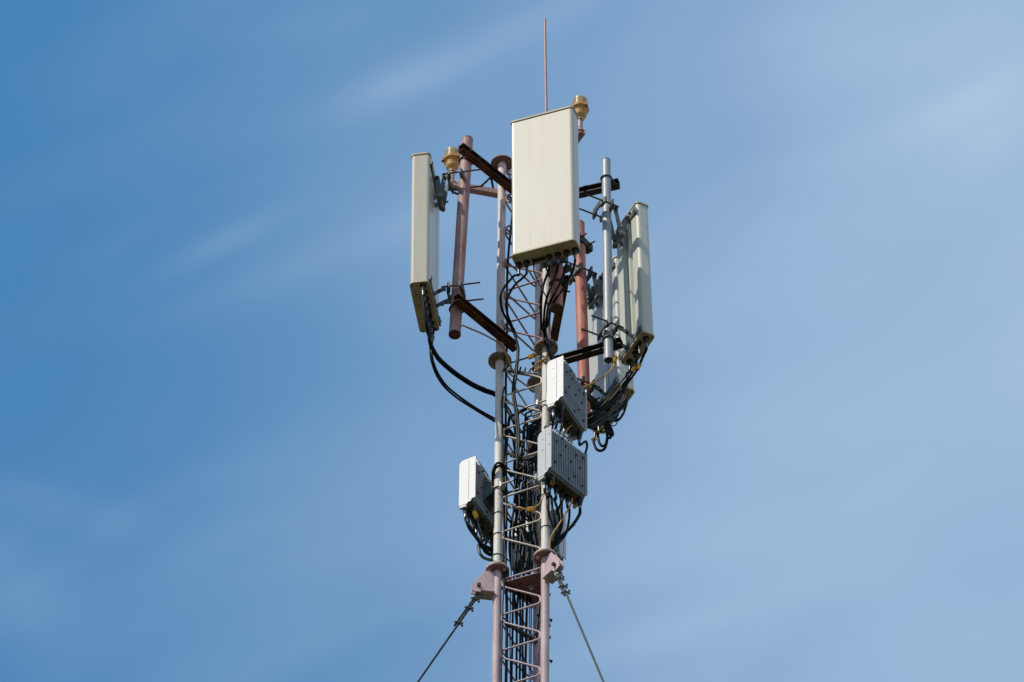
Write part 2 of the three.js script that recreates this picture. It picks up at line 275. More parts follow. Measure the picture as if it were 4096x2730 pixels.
  // clamp rail across the left-hand face that holds the feeder cables, and step bolts on the right leg
  for (const y of [-2.56, -1.42, -0.92, -3.75]) {
    const A = lerp3(P('L', y), P('B', y), 0.1), B = lerp3(P('L', y), P('B', y), 0.9), rail = part(mast, 'cable_rail', cyl(at(mast, add(A, [0.028, 0, 0.035])), at(mast, add(B, [0.028, 0, 0.035])), 0.009, 0.009, 8), y < -2 ? M.rustBolt : M.whiteLacing);
    for (let i = 0; i < 9; i++) { const c = at(mast, add(lerp3(A, B, (i + 0.6) / 9.4), [0.024, 0.006, 0.030])); part(rail, 'cable_clamp', box(0.022, 0.026, 0.024, 0, 0, 0, 0.004), M.boot, c).rotation.y = 0.67; }
  }
  for (const [y, len] of [[-2.60, 0.026], [-2.76, 0.016], [-2.98, 0.028], [-2.36, 0.014]]) part(mast, 'step_bolt', [cyl(at(mast, [LEG.R[0] + 0.018, y, LEG.R[1] - 0.03]), at(mast, [LEG.R[0] + 0.018 + len, y, LEG.R[1] - 0.05]), 0.006, 0.006, 8), cyl(at(mast, [LEG.R[0] + 0.01 + len, y, LEG.R[1] - 0.046]), at(mast, [LEG.R[0] + 0.018 + len, y, LEG.R[1] - 0.05]), 0.012, 0.012, 6)], M.rustBolt);
  part(mast, 'footing', prism(roundRect(1.4, 1.4, 0.05), -0.1, 0.32, 0.02), M.concrete);
}

// ---------- lightning rod ----------
{
  const p0 = [LEG.R[0] - 0.004, SEC, LEG.R[1]], top = [.1,3.493,.15], t = thing('lightning_rod', 'thin pinkish lightning rod rising above everything at the mast top', 'lightning rod', p0);
  part(t, 'rod', cyl([0, 0, 0], at(t, top), 0.0112, 0.0085, 12), M.rod); part(t, 'socket', cyl([0, 0, 0], [0, 0.12, 0], 0.016, 0.016, 14), M.rod);
  part(t, 'rod_tip', cyl(at(t, top), add(at(t, top), [0, 0.02, 0]), 0.0085, 0.002, 12), M.rod);
}

// ---------- mounting pipes and the channel arms that carry them ----------
function mountPipe(label, lo, hi, r, m, open, capM) {
  const t = thing('mounting_pipe', label, 'pipe', lo, 0, 'pipes that carry the antennas'), top = at(t, hi), d = V(top).normalize();
  if (open) {
    const n = new THREE.RingGeometry(r - 0.004, r, 32); n.rotateX(Math.PI / 2); boxUV(n);
    const o = part(t, 'tube', mg([cyl([0, 0, 0], top, r, r, 32, true), cyl([0, 0, 0], top, r - 0.004, r - 0.004, 24, true), n]), m);
    part(t, 'top_cap', cyl(add(top, [0, -0.006, 0]), add(top, [0, 0.006, 0]), r + 0.001, r - 0.002, 28), M.rustBolt);
  } else {
    part(t, 'tube', cyl([0, 0, 0], top, r, r, 32), m);
    part(t, 'end_cap', cyl([0, -0.005, 0], [0, 0.004, 0], r + 0.0015, r + 0.0015, 28), capM); part(t, 'top_cap', cyl(add(top, [0, -0.004, 0]), add(top, [0, 0.005, 0]), r + 0.0012, r - 0.002, 28), capM);
  }
  return t;
}
function arm(label, A, B, open, m, pipe, pr, mBolt, h = 0.062, fl = 0.05) { // U channel from A to B, its open side towards `open`
  const t = thing('channel_arm', label, 'steel arm', A, 0, 'arms that hold out the mounting pipes'), d = V(B).sub(V(A)), L = d.length(); d.normalize();
  const up = new THREE.Vector3(0, 1, 0), n = new THREE.Vector3().crossVectors(d, up).normalize(); if (n.dot(V(open)) < 0) n.negate();
  const x = n, y = up.clone(), z = new THREE.Vector3().crossVectors(x, y), w = 0.006, q = fl / 2;
  const prof = [[-q, -h / 2], [q, -h / 2], [q, -h / 2 + w], [-q + w, -h / 2 + w], [-q + w, h / 2 - w], [q, h / 2 - w], [q, h / 2], [-q, h / 2]];
  const g = plate(prof, L, [], 0.0008); g.translate(0, 0, (z.dot(d) > 0 ? 1 : -1) * L / 2); orient(g, x, y, z, [0, 0, 0]);
  const c = part(t, 'channel', g, m);
  if (pipe) {
    const at0 = at(t, pipe), R = pr + 0.006, side = V(pipe).sub(V(A)); side.addScaledVector(d, -side.dot(d)); side.y = 0; side.normalize(); // from the arm to the pipe
    const u = new THREE.CatmullRomCurve3([...Array(13)].map((_, i) => { const a = Math.PI * i / 12; return V(at0).addScaledVector(d, Math.cos(a) * R).addScaledVector(side, Math.sin(a) * R); }));
    const foot = (s) => cyl(V(at0).addScaledVector(d, s * R).toArray(), V(at0).addScaledVector(d, s * R).addScaledVector(side, -0.10).toArray(), 0.006, 0.006, 10);
    part(t, 'u_bolt', [new THREE.TubeGeometry(u, 24, 0.006, 10), foot(1), foot(-1)], mBolt);
    for (const s of [1, -1]) bolt(t, V(at0).addScaledVector(d, s * R).addScaledVector(side, -0.06).toArray(), side.toArray(), mBolt, bigBoltG);
  }
  return t;
}
const pipeLo = { left: [-0.499, -0.047, 0.308], front: [0.186, -0.03, 0.536], right: [0.545, 0.002, 0.042], rear: [0.393, -0.006, -0.52] };
const pipeHi = { left: [-0.4365, 2.016, 0.275], front: [0.186, 1.72, 0.546], right: [0.533, 2.077, 0.042], rear: [0.350, 2.05, -0.52] };
const PR = { left: 0.0405, front: 0.0425, right: 0.0315, rear: 0.0405 };
const onPipe = (k, y) => lerp3(pipeLo[k], pipeHi[k], (y - pipeLo[k][1]) / (pipeHi[k][1] - pipeLo[k][1]));
mountPipe('weathered pink capped pipe behind the leftmost panel antenna', pipeLo.left, pipeHi.left, PR.left, M.rosePipe, false, M.oxide);
mountPipe('short reddish pipe end hanging below and behind the large front panel antenna', pipeLo.front, pipeHi.front, PR.front, M.redPipe, false, M.rustBolt);
mountPipe('bare grey galvanized pipe with an open lower end beside the rightmost antenna', pipeLo.right, pipeHi.right, PR.right, M.galv, true);
mountPipe('faded red pipe between the front antenna and the rear antenna', pipeLo.rear, pipeHi.rear, PR.rear, M.redPipe, false, M.redPipe);
const loY = 0.21;
arm('rusty channel arm low on the left, pink pipe to mast leg', [-.498,.198,.421], [-.087,.198,-.027], [0.7, 0, 0.7], M.rust, add(onPipe('left', loY), [0, 0, 0]), PR.left, M.rustBolt);
arm('rusty channel arm high on the left, running behind the front antenna', [-.479,1.78,.407], [-.057,1.78,-.027], [0.7, 0, 0.7], M.rust, onPipe('left', 1.78), PR.left, M.rustBolt);
arm('short rusty arm below the front antenna pointing towards the viewer', [.245,.21,.6], [0.172, 0.21, 0.05], [-0.9, 0, 0.3], M.rust, onPipe('front', loY), PR.front, M.rustBolt);
arm('black channel arm low on the right, above the upper finned radio unit', [.633,.21,.018], [0.03, 0.21, -0.225], [-0.3, 0, 0.9], M.blackSteel, onPipe('right', loY), PR.right, M.darkGalv);
arm('black channel arm high on the right, holding the grey pipe top', [.623,1.885,0], [0.03, 1.885, -0.19], [-0.3, 0, 0.9], M.blackSteel, onPipe('right', 1.885), PR.right, M.darkGalv);
arm('dark channel arm low behind the red pipe at the rear', [0.47, 0.21, -0.575], [0.10, 0.21, -0.15], [-0.7, 0, -0.6], M.blackSteel, onPipe('rear', loY), PR.rear, M.oxide);
arm('upper dark arm at the rear hidden behind the front antenna', [0.43, 1.835, -0.575], [0.08, 1.835, -0.15], [-0.7, 0, -0.6], M.blackSteel, onPipe('rear', 1.835), PR.rear, M.oxide);

// ---------- warning beacons on their own bars ----------
function beacon(label, base, barLabel, barTo) {
  const t = thing('warning_beacon', label, 'beacon', base, 0, 'obstruction lights on the mast');
  const L = (pts, m, n, parent = t, seg = 36) => { const g = new THREE.LatheGeometry(pts.map(([x, y]) => new THREE.Vector2(x * K, s + (y - s) * K)), seg); boxUV(g); return part(parent, n, g, m); };
  const s = 0.118, K = 1.16;
  part(t, 'stem', cyl([0, -0.03, 0], [0, s + 0.02, 0], 0.0185, 0.0185, 20), M.rod);
  L([[0.0195, s - 0.004], [0.0205, s + 0.012], [0.024, s + 0.018], [0.034, s + 0.030], [0.040, s + 0.045], [0.041, s + 0.084], [0.053, s + 0.092], [0.055, s + 0.098], [0.053, s + 0.106], [0.0, s + 0.107]], M.yellowPaint, 'lamp_housing');
  L([[0.042, s + 0.106], [0.051, s + 0.110], [0.051, s + 0.118], [0.043, s + 0.121]], M.yellowPaint, 'collar');
  const rib = [[0.044, s + 0.121]]; for (let i = 0; i < 9; i++) { const y = s + 0.124 + i * 0.007, r = 0.0445 - Math.max(0, i - 6) * 0.0018; rib.push([r - 0.0022, y], [r + 0.0012, y + 0.0035]); } rib.push([0.034, s + 0.192], [0.018, s + 0.199], [0.0, s + 0.201]);
  L(rib, M.lens, 'glass_dome', t, 40);
  L([[0, s + 0.109], [0.034, s + 0.109], [0.034, s + 0.16], [0.022, s + 0.178], [0, s + 0.18]], M.lampCore, 'lamp_core');
  for (let i = 0; i < 3; i++) { const a = 0.9 + i * 2.0944; part(t, 'clamp_lug', box(0.016, 0.03, 0.018, Math.cos(a) * 0.068, s + 0.118, Math.sin(a) * 0.068, 0.003), M.yellowPaint); bolt(t, [Math.cos(a) * 0.070, s + 0.099, Math.sin(a) * 0.070], [0, 1, 0], M.rustBolt); }
  const b = thing('beacon_bar', barLabel, 'steel bar', base, 0, 'bars under the obstruction lights'), d = V(at(b, barTo)), l = d.length(); d.normalize();
  const y = new THREE.Vector3(0, 1, 0), x = new THREE.Vector3().crossVectors(y, d).normalize(), yy = new THREE.Vector3().crossVectors(d, x);
  const g = plate([[-0.022, -0.022], [0.022, -0.022], [0.022, -0.017], [-0.017, -0.017], [-0.017, 0.022], [-0.022, 0.022]], l + 0.03, [], 0.0008); g.translate(0, 0, l / 2 - 0.02); orient(g, x, yy, d, [0, -0.028, 0]); part(b, 'angle_bar', g, M.rosePipe);
  part(b, 'end_plate', box(0.05, 0.005, 0.05, 0, -0.0025, 0), M.rosePipe);
  return t;
}
beacon('yellow glass-domed beacon left of the pink pipe top', [-.541,1.8,.065], 'pinkish angle bar from the pink pipe to the left mast leg', [-0.20, 1.80, -0.01]);
beacon('yellow glass-domed beacon peeking over the front antenna top', [.345,1.85,.504], 'pinkish bar behind the front antenna under the upper beacon', [0.13, 1.85, 0.12]);

// ---------- panel antennas ----------
const anyConn = {};
function panel(label, base, yaw, o) {
  const { w, d, h, off, tilt = 0, lean = 0, skin, conns, ys, ribs } = o, t = thing('panel_antenna', label, 'antenna', base, yaw, 'panel antennas on the mast');
  t.quaternion.premultiply(new THREE.Quaternion().setFromAxisAngle(new THREE.Vector3(0, 0, 1), lean)); t.rotateX(tilt);
  const zc = d / 2, sh = (g) => { g.translate(0, 0, zc); return g; };
  let outline = roundRect(w, d, o.round);
  if (ribs) { // stiffening ribs and grooves along the back
    const b = -d / 2, hw = w / 2; outline = outline.filter(([x, z]) => z > b * 0.9 || Math.abs(x) > hw - o.round - 1e-6);
    const back = [[-hw + 0.03, b], [-hw + 0.085, b], [-hw + 0.09, b + 0.016], [-hw + 0.115, b + 0.016], [-hw + 0.12, b - 0.004], [-0.02, b - 0.004], [-0.015, b + 0.016], [0.03, b + 0.016], [0.035, b], [hw - 0.03, b]];
    const i = outline.findIndex(([x, z], k) => z < b * 0.9 && x < 0 && outline[(k + 1) % outline.length][0] > 0); outline.splice(i + 1, 0, ...back);
  }
  const body = part(t, 'radome', sh(prism(outline, 0.02, h - 0.02, 0.0015)), skin);
  if (!ribs) for (const x of [-w * 0.2]) part(body, 'seam', box(0.0025, h - 0.05, 0.003, x, h / 2, -0.0008), M.gasket);
  else for (const z of [d * 0.30]) for (const s of [-1, 1]) part(body, 'seam', box(0.003, h - 0.05, 0.004, s * (w / 2 + 0.0005), h / 2, z), skin);
  for (const [n, y0, y1, yg] of [['bottom_cap', 0, 0.0185, 0.0195], ['top_cap', h - 0.0185, h, h - 0.0195]]) {
    const c = part(t, n, sh(prism(roundRect(w + 0.008, d + 0.008, o.round + 0.004), y0, y1, 0.003)), o.cap);
    part(c, 'gasket', sh(prism(roundRect(w + 0.003, d + 0.003, o.round), yg - 0.0025, yg + 0.0025, 0.0005)), M.gasket);
    if (n === 'bottom_cap') for (const [sx, sz] of [[-1, 0.12], [1, 0.12], [-1, 0.88], [1, 0.88], [-0.35, 0.3], [0.25, 0.25], [0.6, 0.75]]) part(c, 'screw', cyl([sx * (w / 2 - 0.014), -0.0025, sz * d], [sx * (w / 2 - 0.014), 0.002, sz * d], 0.0045, 0.0045, 10), M.gasket);
  }
  t.userData.conn = [];
  conns.forEach(([a, big, zz = 0.32]) => {
    const x = (a - 0.5) * w, z = d * zz, r = big ? 0.0165 : 0.009;
    const c = part(t, 'connector', [cyl([x, -0.006, z], [x, 0.004, z], r + 0.006, r + 0.006, 18), cyl([x, -0.06, z], [x, -0.006, z], r * 0.72, r, 18)], M.boot);
    part(c, 'coupling_nut', [cyl([x, -0.078, z], [x, -0.06, z], r * 0.62, r * 0.66, 12), cyl([x, -0.098, z], [x, -0.078, z], r * 0.5, r * 0.5, 12)], M.nut);
    t.updateMatrixWorld(true); t.userData.conn.push(new THREE.Vector3(x, -0.095, z).applyMatrix4(t.matrixWorld).sub(new THREE.Vector3(0, H, 0)).toArray(), new THREE.Vector3(x, -0.112, z).applyMatrix4(t.matrixWorld).sub(new THREE.Vector3(0, H, 0)).toArray());
  });
  part(t, 'port_plate', box(0.085, 0.008, 0.03, -w * 0.13, -0.006, d * 0.3, 0.003), M.boot);
  // clamps to the pipe: two jaws with threaded rods, links to a bar on the antenna's back
  ys.forEach(([yc, yb], k) => {
    const c = new THREE.Group(); c.name = 'mounting_clamp'; t.add(c); const pr = o.pr, J = 0.095;
    const jaw = (s) => prism([[-J, 0.012 * s], [-J, 0.022 * s], [-0.05, 0.038 * s], [0.05, 0.038 * s], [J, 0.022 * s], [J, 0.012 * s], [0.045, 0.012 * s], [0.02, 0.028 * s], [-0.02, 0.028 * s], [-0.045, 0.012 * s]].map(([x, z]) => [x, -off + z + s * (pr - 0.02)]), yc - 0.027, yc + 0.027);
    part(c, 'jaw', jaw(1), M.darkGalv); part(c, 'jaw', jaw(-1), M.darkGalv);
    for (const sx of [-1, 1]) {
      const x = sx * 0.072, dy = sx * 0.004;
      part(c, 'threaded_rod', cyl([x, yc + dy, -off - pr - 0.135], [x, yc + dy, -off + pr + 0.05], 0.006, 0.006, 8), M.rustBolt);
      for (const z of [-off - pr - 0.012, -off - pr - 0.024, -off + pr + 0.028]) bolt(c, [x, yc + dy, z], [0, 0, 1], M.bolt);
    }
    part(c, 'back_bar', box(w * 0.96, 0.05, 0.009, 0, yb, -0.006), M.darkGalv);
    for (const sx of [-1, 1]) { part(c, 'bar_lug', box(0.045, 0.06, 0.006, sx * w * 0.44, yb, -0.0125, 0.002), M.darkGalv); bolt(c, [sx * w * 0.44, yb, -0.018], [0, 0, 1]); }
    const z0 = -off + pr + 0.028, z1 = -0.012;
    if (k === 0) for (const sx of [-1, 1]) { // plain hinge at the bottom
      part(c, 'hinge_plate', plate([[z0 - 0.004, yc - 0.02], [z0 + 0.018, yc - 0.022], [z1 + 0.004, yb - 0.02], [z1 + 0.004, yb + 0.02], [z0 + 0.018, yc + 0.014], [z0 - 0.004, yc + 0.02]], 0.006).rotateY(-Math.PI / 2).translate(sx * 0.055, 0, 0), M.darkGalv);
      bolt(c, [sx * 0.062, (yc + yb) / 2, (z0 + z1) / 2], [1, 0, 0], M.rustBolt, bigBoltG);
    } else { // folding tilt arms at the top
      for (const sx of [-1, 1]) {
        const P = [0.045 * sx, yb - 0.20, (z0 + z1) / 2], q = (a, b, wd, dx) => { const A = [a[0], a[1]], B = [b[0], b[1]], dd = new THREE.Vector2(B[0] - A[0], B[1] - A[1]).normalize().multiplyScalar(wd), nn = [-dd.y, dd.x]; return plate([[A[0] + nn[0] - dd.x, A[1] + nn[1] - dd.y], [A[0] - nn[0] - dd.x, A[1] - nn[1] - dd.y], [B[0] - nn[0] + dd.x, B[1] - nn[1] + dd.y], [B[0] + nn[0] + dd.x, B[1] + nn[1] + dd.y]], 0.006).rotateY(-Math.PI / 2).translate(dx, 0, 0); };
        part(c, 'tilt_arm', q([z0 + 0.012, yc - 0.01], [P[2], P[1]], 0.015, sx * 0.045), M.darkGalv); part(c, 'tilt_arm', q([z1 - 0.014, yb], [P[2], P[1]], 0.017, sx * 0.055), M.darkGalv);
        part(c, 'jaw_lug', box(0.006, 0.04, 0.035, sx * 0.052, yc - 0.006, z0 + 0.01, 0.002), M.darkGalv); part(c, 'jaw_lug', box(0.006, 0.04, 0.03, sx * 0.048, yb, z1 - 0.008, 0.002), M.darkGalv);
        bolt(c, [sx * 0.062, yc - 0.01, z0 + 0.012], [1, 0, 0], M.rustBolt, bigBoltG); bolt(c, [sx * 0.064, yb, z1 - 0.014], [1, 0, 0], M.rustBolt, bigBoltG);
        const sec = []; for (let i = 0; i <= 14; i++) { const a = -0.2 + i / 14 * 2.7; sec.push([Math.cos(a) * 0.055, Math.sin(a) * 0.055]); } for (let i = 14; i >= 0; i--) { const a = -0.2 + i / 14 * 2.7; sec.push([Math.cos(a) * 0.03, Math.sin(a) * 0.03]); }
        part(c, 'tilt_scale', plate(sec, 0.005, [0.2, 0.7, 1.2, 1.7, 2.2].map(a => [Math.cos(a) * 0.043, Math.sin(a) * 0.043, 0.005])).rotateY(-Math.PI / 2).translate(sx * 0.036, P[1] + 0.012, P[2]), M.darkGalv);
      }
      part(c, 'pivot_roller', cyl([-0.075, yb - 0.2, (z0 + z1) / 2], [0.075, yb - 0.2, (z0 + z1) / 2], 0.012, 0.012, 14), M.bolt);
    }
  });
  return t;
}
const seven = [[0.045, 1], [0.17, 1], [0.285, 0], [0.53, 1], [0.67, 1], [0.805, 1], [0.94, 1]];
const bigA = { w: 0.448, d: 0.125, h: 1.348, off: 0.155, round: 0.02, skin: M.radome, cap: M.capPlastic, conns: seven, ys: [[0.10, 0.06], [1.275, 1.26]] };
const front = panel('large cream panel antenna facing the viewer at the centre of the mast top', [0.134, 0.288, 0.684], -0.343, { ...bigA, pr: PR.front, tilt: 0.036 });
const left = panel('cream panel antenna seen from its narrow side at far left', [-0.646, 0.268, 0.281], -1.7315, { ...bigA, pr: PR.left, lean: 0.009 });
const rear = panel('white panel antenna seen from behind, between red pipe and grey pipe', [0.517, 0.235, -0.599], 2.048, { ...bigA, pr: PR.rear, lean: 0.012, skin: M.radomeWhite });
const right = panel('narrow greenish white ribbed panel antenna seen from behind at far right', [0.703, 0.205, -0.022], 2.045, { w: 0.315, d: 0.092, h: 1.36, off: 0.18, round: 0.022, skin: M.radomeGreen, cap: M.capPlastic, conns: [[0.12, 1, 0.5], [0.33, 0, 0.3], [0.6, 1, 0.5], [0.87, 1, 0.5]], ys: [[0.085, 0.045], [1.34, 1.27]], pr: PR.right, lean: 0.024, ribs: true });

// ---------- finned radio units ----------
function radioModel() {
  const t = new THREE.Group(), w = 0.355, h = 0.435, d = 0.12, nf = 20;
  part(t, 'body', box(w - 0.012, h - 0.03, d - 0.068, 0, h / 2, (d - 0.068) / 2 + 0.004, 0.006), M.finAlu);
  for (const s of [-1, 1]) { // light covers on both narrow sides
    const c = part(t, 'side_cover', plate([[0.002, 0.0], [0.062, 0], [0.067, 0.012], [0.085, 0.012], [0.10, 0.035], [d + 0.003, 0.035], [d + 0.003, h], [0.018, h - 0.004], [0.002, h - 0.03]], 0.007).rotateY(-Math.PI / 2).translate(s * (w / 2 - 0.0035), 0, 0), M.aluPaint);
    part(c, 'seam', box(0.0016, h - 0.05, 0.0018, s * (w / 2 + 0.0003), h / 2 + 0.01, 0.074), M.gasket);
    for (const [z, y] of [[0.047, 0.35], [0.047, 0.25], [0.108, 0.36], [0.108, 0.26]]) part(c, 'screw', cyl([s * (w / 2 - 0.001), y, z], [s * (w / 2 + 0.0022), y, z], 0.0062, 0.0052, 12), M.bolt);
    part(t, 'corner_block', box(0.02, 0.03, 0.05, s * (w / 2 - 0.012), -0.006, 0.03, 0.003), M.aluPaint);
  }
  const fin = mg([box(0.004, h - 0.036, 0.062, 0, h / 2 + 0.004, d - 0.034), box(0.003, 0.012, 0.02, 0, h - 0.010, d - 0.016)]);
  for (let i = 0; i < nf; i++) part(t, 'fin', fin, M.finAlu, [-w / 2 + 0.017 + i * (w - 0.034) / (nf - 1), 0, 0]);
  for (const [x, y] of [[-0.12, 0.33], [-0.03, 0.35], [0.07, 0.34], [-0.08, 0.22], [0.02, 0.24], [0.11, 0.25], [-0.13, 0.12], [0.06, 0.13], [0.0, 0.06], [0.13, 0.09], [0.14, 0.37], [-0.06, 0.40]]) part(t, 'fin_screw', cyl([x, y, d - 0.06], [x, y, d + 0.005], 0.0068, 0.0068, 8), M.rustBolt);
  part(t, 'handle', tube([[-0.12, h - 0.02, d - 0.02], [-0.11, h + 0.022, d - 0.02], [-0.09, h + 0.03, d - 0.02], [0.03, h + 0.03, d - 0.02], [0.05, h + 0.022, d - 0.02], [0.06, h - 0.02, d - 0.02]], 0.006), M.finAlu);
  const bp = part(t, 'connector_panel', [box(w - 0.03, 0.02, d - 0.03, 0, 0.012, d / 2 - 0.002, 0.004), box(0.09, 0.014, 0.05, 0.06, -0.004, 0.085, 0.003), box(0.06, 0.012, 0.04, -0.07, -0.003, 0.09, 0.003)], M.rruBottom);
  part(bp, 'vent_plug', cyl([0.02, -0.012, 0.088], [0.02, 0, 0.088], 0.014, 0.014, 18), M.rustBolt);
  [-0.145, -0.095, -0.04, 0.015, 0.07, 0.15].forEach((x, i) => {
    const z = [0.035, 0.035, 0.04, 0.035, 0.04, 0.08][i], c = part(t, 'connector', [cyl([x, -0.012, z], [x, 0.006, z], 0.021, 0.021, 16), cyl([x, -0.062, z], [x, -0.012, z], 0.0125, 0.019, 16)], M.boot);
    part(c, 'coupling_nut', cyl([x, -0.092, z], [x, -0.062, z], 0.0098, 0.0105, 12), M.nut);
  });
  part(t, 'gland', [cyl([-0.12, -0.03, 0.09], [-0.12, 0.006, 0.09], 0.011, 0.013, 6), cyl([-0.12, -0.046, 0.09], [-0.12, -0.03, 0.09], 0.007, 0.009, 12)], M.rubberGrey);
  return t;
}
const radio0 = radioModel();
function radio(label, base, n, gap, behind) {
  const t = radio0.clone(); t.name = numbered('radio_unit'); t.position.set(base[0], base[1] + H, base[2]); t.rotation.y = Math.atan2(n[0], n[1]); scene.add(t);
  info(t, label, 'radio unit', 'finned radio units on the mast');
  const c = new THREE.Group(); c.name = 'leg_clamp'; t.add(c); const z = behind ? -gap : 0.12 + gap, s = behind ? 1 : -1, y = 0.22;
  part(c, 'jaw', box(0.11, 0.05, 0.018, 0, y, z + s * 0.038, 0.003), M.darkGalv); part(c, 'jaw', box(0.11, 0.05, 0.018, 0, y, z - s * 0.038, 0.003), M.galv);
  for (const sx of [-1, 1]) { part(c, 'threaded_rod', cyl([sx * 0.043, y, z - s * 0.13], [sx * 0.043, y, z + s * 0.055], 0.006, 0.006, 8), M.bolt); part(c, 'clamp_cheek', plate([[z + s * 0.03, y - 0.05], [z + s * (gap - 0.004), y - 0.09], [z + s * (gap - 0.004), y + 0.09], [z + s * 0.03, y + 0.05]].map(p => p), 0.006).rotateY(-Math.PI / 2).translate(sx * 0.05, 0, 0), M.darkGalv); for (const q of [-0.05, -0.06]) bolt(c, [sx * 0.043, y, z + s * q], [0, 0, 1], M.bolt); }
  part(c, 'mount_plate', box(0.12, 0.20, 0.008, 0, y, behind ? -0.003 : 0.123, 0.002), M.darkGalv);
  t.updateMatrixWorld(true); t.userData.port = (x, yy, zz) => new THREE.Vector3(x, yy, zz).applyMatrix4(t.matrixWorld).sub(new THREE.Vector3(0, H, 0)).toArray();
  return t;
}
const radioUp = radio('grey finned radio unit on the right leg, the upper one under the black arm', [0.205, -0.80, 0.199], [0.888, 0.46], 0.098, true);
const radioLow = radio('grey finned radio unit on the right leg, directly below the upper unit', [0.187, -1.515, 0.222], [0.722, 0.692], 0.096, true);
const radioLeft = radio('grey finned radio unit hanging left of the left mast leg', [-0.374, -1.50, -0.075], [0.888, 0.46], 0.088, false);
const radioRear = radio('radio unit mostly hidden behind the right leg, above the right guy', [0.052, -1.60, -0.282], [0.37, -0.93], 0.09, true);

// ---------- cables ----------
function cable(label, pts, r = 0.0082, m = M.rubber, group, extra = {}) {
  const t = thing(extra.name || 'cable', label, extra.cat || 'cable', pts[0], 0, group);
  part(t, 'jacket', tube(pts.map(p => at(t, p)), r, extra.seg || 8), m);
  const c = new THREE.CatmullRomCurve3(pts.map(p => V(at(t, p))), false, 'centripetal');
  for (const f of extra.ties || []) { const p = c.getPointAt(f), g = c.getTangentAt(f); part(t, 'cable_tie', [cyl(p.clone().addScaledVector(g, -0.004), p.clone().addScaledVector(g, 0.004), r + 0.0025, r + 0.0025, 12), box(0.008, 0.008, 0.014, p.x, p.y - r - 0.003, p.z)], M.boot); }
  for (const f of extra.tags || []) { const p = c.getPointAt(f), g = c.getTangentAt(f), b = box(0.025, 0.052, 0.025, 0, 0, 0, 0.003), q = new THREE.Quaternion().setFromUnitVectors(new THREE.Vector3(0, 1, 0), g); const tg = part(t, 'tag', b, M.tag, p.toArray()); tg.quaternion.copy(q); for (const s of [-1, 1]) part(tg, 'tag_tie', box(0.0265, 0.004, 0.0265, 0, s * 0.021, 0), M.boot); for (const z of [-1, 1]) part(tg, 'tag_print', box(0.007, 0.024, 0.0006, 0, 0, z * 0.0127), M.gasket); }
  return t;
}
const cn = (p, i) => [p.userData.conn[2 * i], p.userData.conn[2 * i + 1]];
// from the front antenna: two run down the face of the mast, the others bundle behind the upper radio unit
const gF = 'cables from the front antenna';
cable('leftmost black cable from the front antenna, swinging left then down the mast face', [...cn(front, 0), [-.092,.166,.66], [-.137,.202,.569], [-.172,.24,.471], [-.192,.287,.357], [-.182,.263,.263], [-.151,.249,.189], [-.113,.189,.155], [-.085,.107,.135], [-.093,.158,.13], [-.075,.047,.128], [-.075,-.063,.126], [-.088,-.223,.125], [-.1,-.335,.125], [-.103,-.424,.126], [-.098,-.506,.128], [-.085,-.626,.13], [-.074,-.784,.13], [-.068,-.901,.13], [-.074,-1.003,.13], [-.074,-1.045,.13], [-.063,-1.082,.133], [-.034,-1.1,.14], [.004,-1.137,.18], [.055,-1.152,.213], [.08,-1.176,.24]], 0.0085, M.rubber, gF, { ties: [0.52, 0.74] });
cable('second black cable from the front antenna, beside the leftmost one', [...cn(front, 1), [-.046,.157,.64], [-.089,.205,.547], [-.129,.242,.433], [-.155,.278,.3], [-.143,.254,.22], [-.113,.201,.167], [-.083,.126,.14], [-.104,.2,.15], [-.084,.094,.144], [-.068,.004,.138], [-.07,-.091,.136], [-.079,-.253,.138], [-.09,-.367,.14], [-.092,-.463,.14], [-.083,-.542,.14], [-.071,-.654,.141], [-.061,-.798,.143], [-.057,-.917,.145], [-.061,-1.019,.145], [-.06,-1.057,.145], [-.047,-1.086,.147], [-.018,-1.099,.15], [.02,-1.125,.183], [.055,-1.149,.217], [.08,-1.177,.25]], 0.0085, M.rubber, gF);
cable('thin grey control cable under the front antenna', [...cn(front, 2), [.045,.197,.62], [.067,.239,.518], [.095,.277,.42], [.118,.305,.33], [.129,.247,.288], [.124,.146,.27]], 0.0045, M.rubberGrey, gF);
const bundleEnd = [[.102,.02,.3], [.111,-.046,.294], [.126,-.127,.287], [.145,-.196,.278], [.164,-.248,.267], [.169,-.316,.256], [.164,-.384,.246], [.159,-.5,.235]];
const off3 = (a, k) => a.map(p => add(p, [[-0.011, 0, 0.004], [0.004, 0.003, 0.012], [0.012, 0, -0.004], [0.0, 0, -0.012]][k]));
cable('third large cable from the front antenna, curving down into the thick bundle', [...cn(front, 3), [.125,.159,.69], [.098,.08,.66], [.084,-.005,.62], [.081,-.032,.5], [.087,-.036,.36], ...off3(bundleEnd, 0)], 0.0085, M.rubber, gF);
cable('fourth large cable from the front antenna, curving down into the thick bundle', [...cn(front, 4), [.179,.144,.69], [.15,.064,.66], [.122,-.004,.62], [.106,.001,.5], [.101,-.02,.36], ...off3(bundleEnd, 1)], 0.0085, M.rubber, gF, { ties: [0.62] });
cable('fifth large cable from the front antenna, curving down into the thick bundle', [...cn(front, 5), [.233,.153,.69], [.2,.065,.66], [.159,-.004,.62], [.13,.026,.5], [.116,.005,.36], ...off3(bundleEnd, 2)], 0.0085, M.rubber, gF);
cable('rightmost cable from the front antenna, slanting down left into the thick bundle', [...cn(front, 6), [.286,.158,.69], [.236,.049,.66], [.183,-.019,.62], [.149,.018,.5], [.129,.005,.36], ...off3(bundleEnd, 3)], 0.0085, M.rubber, gF);
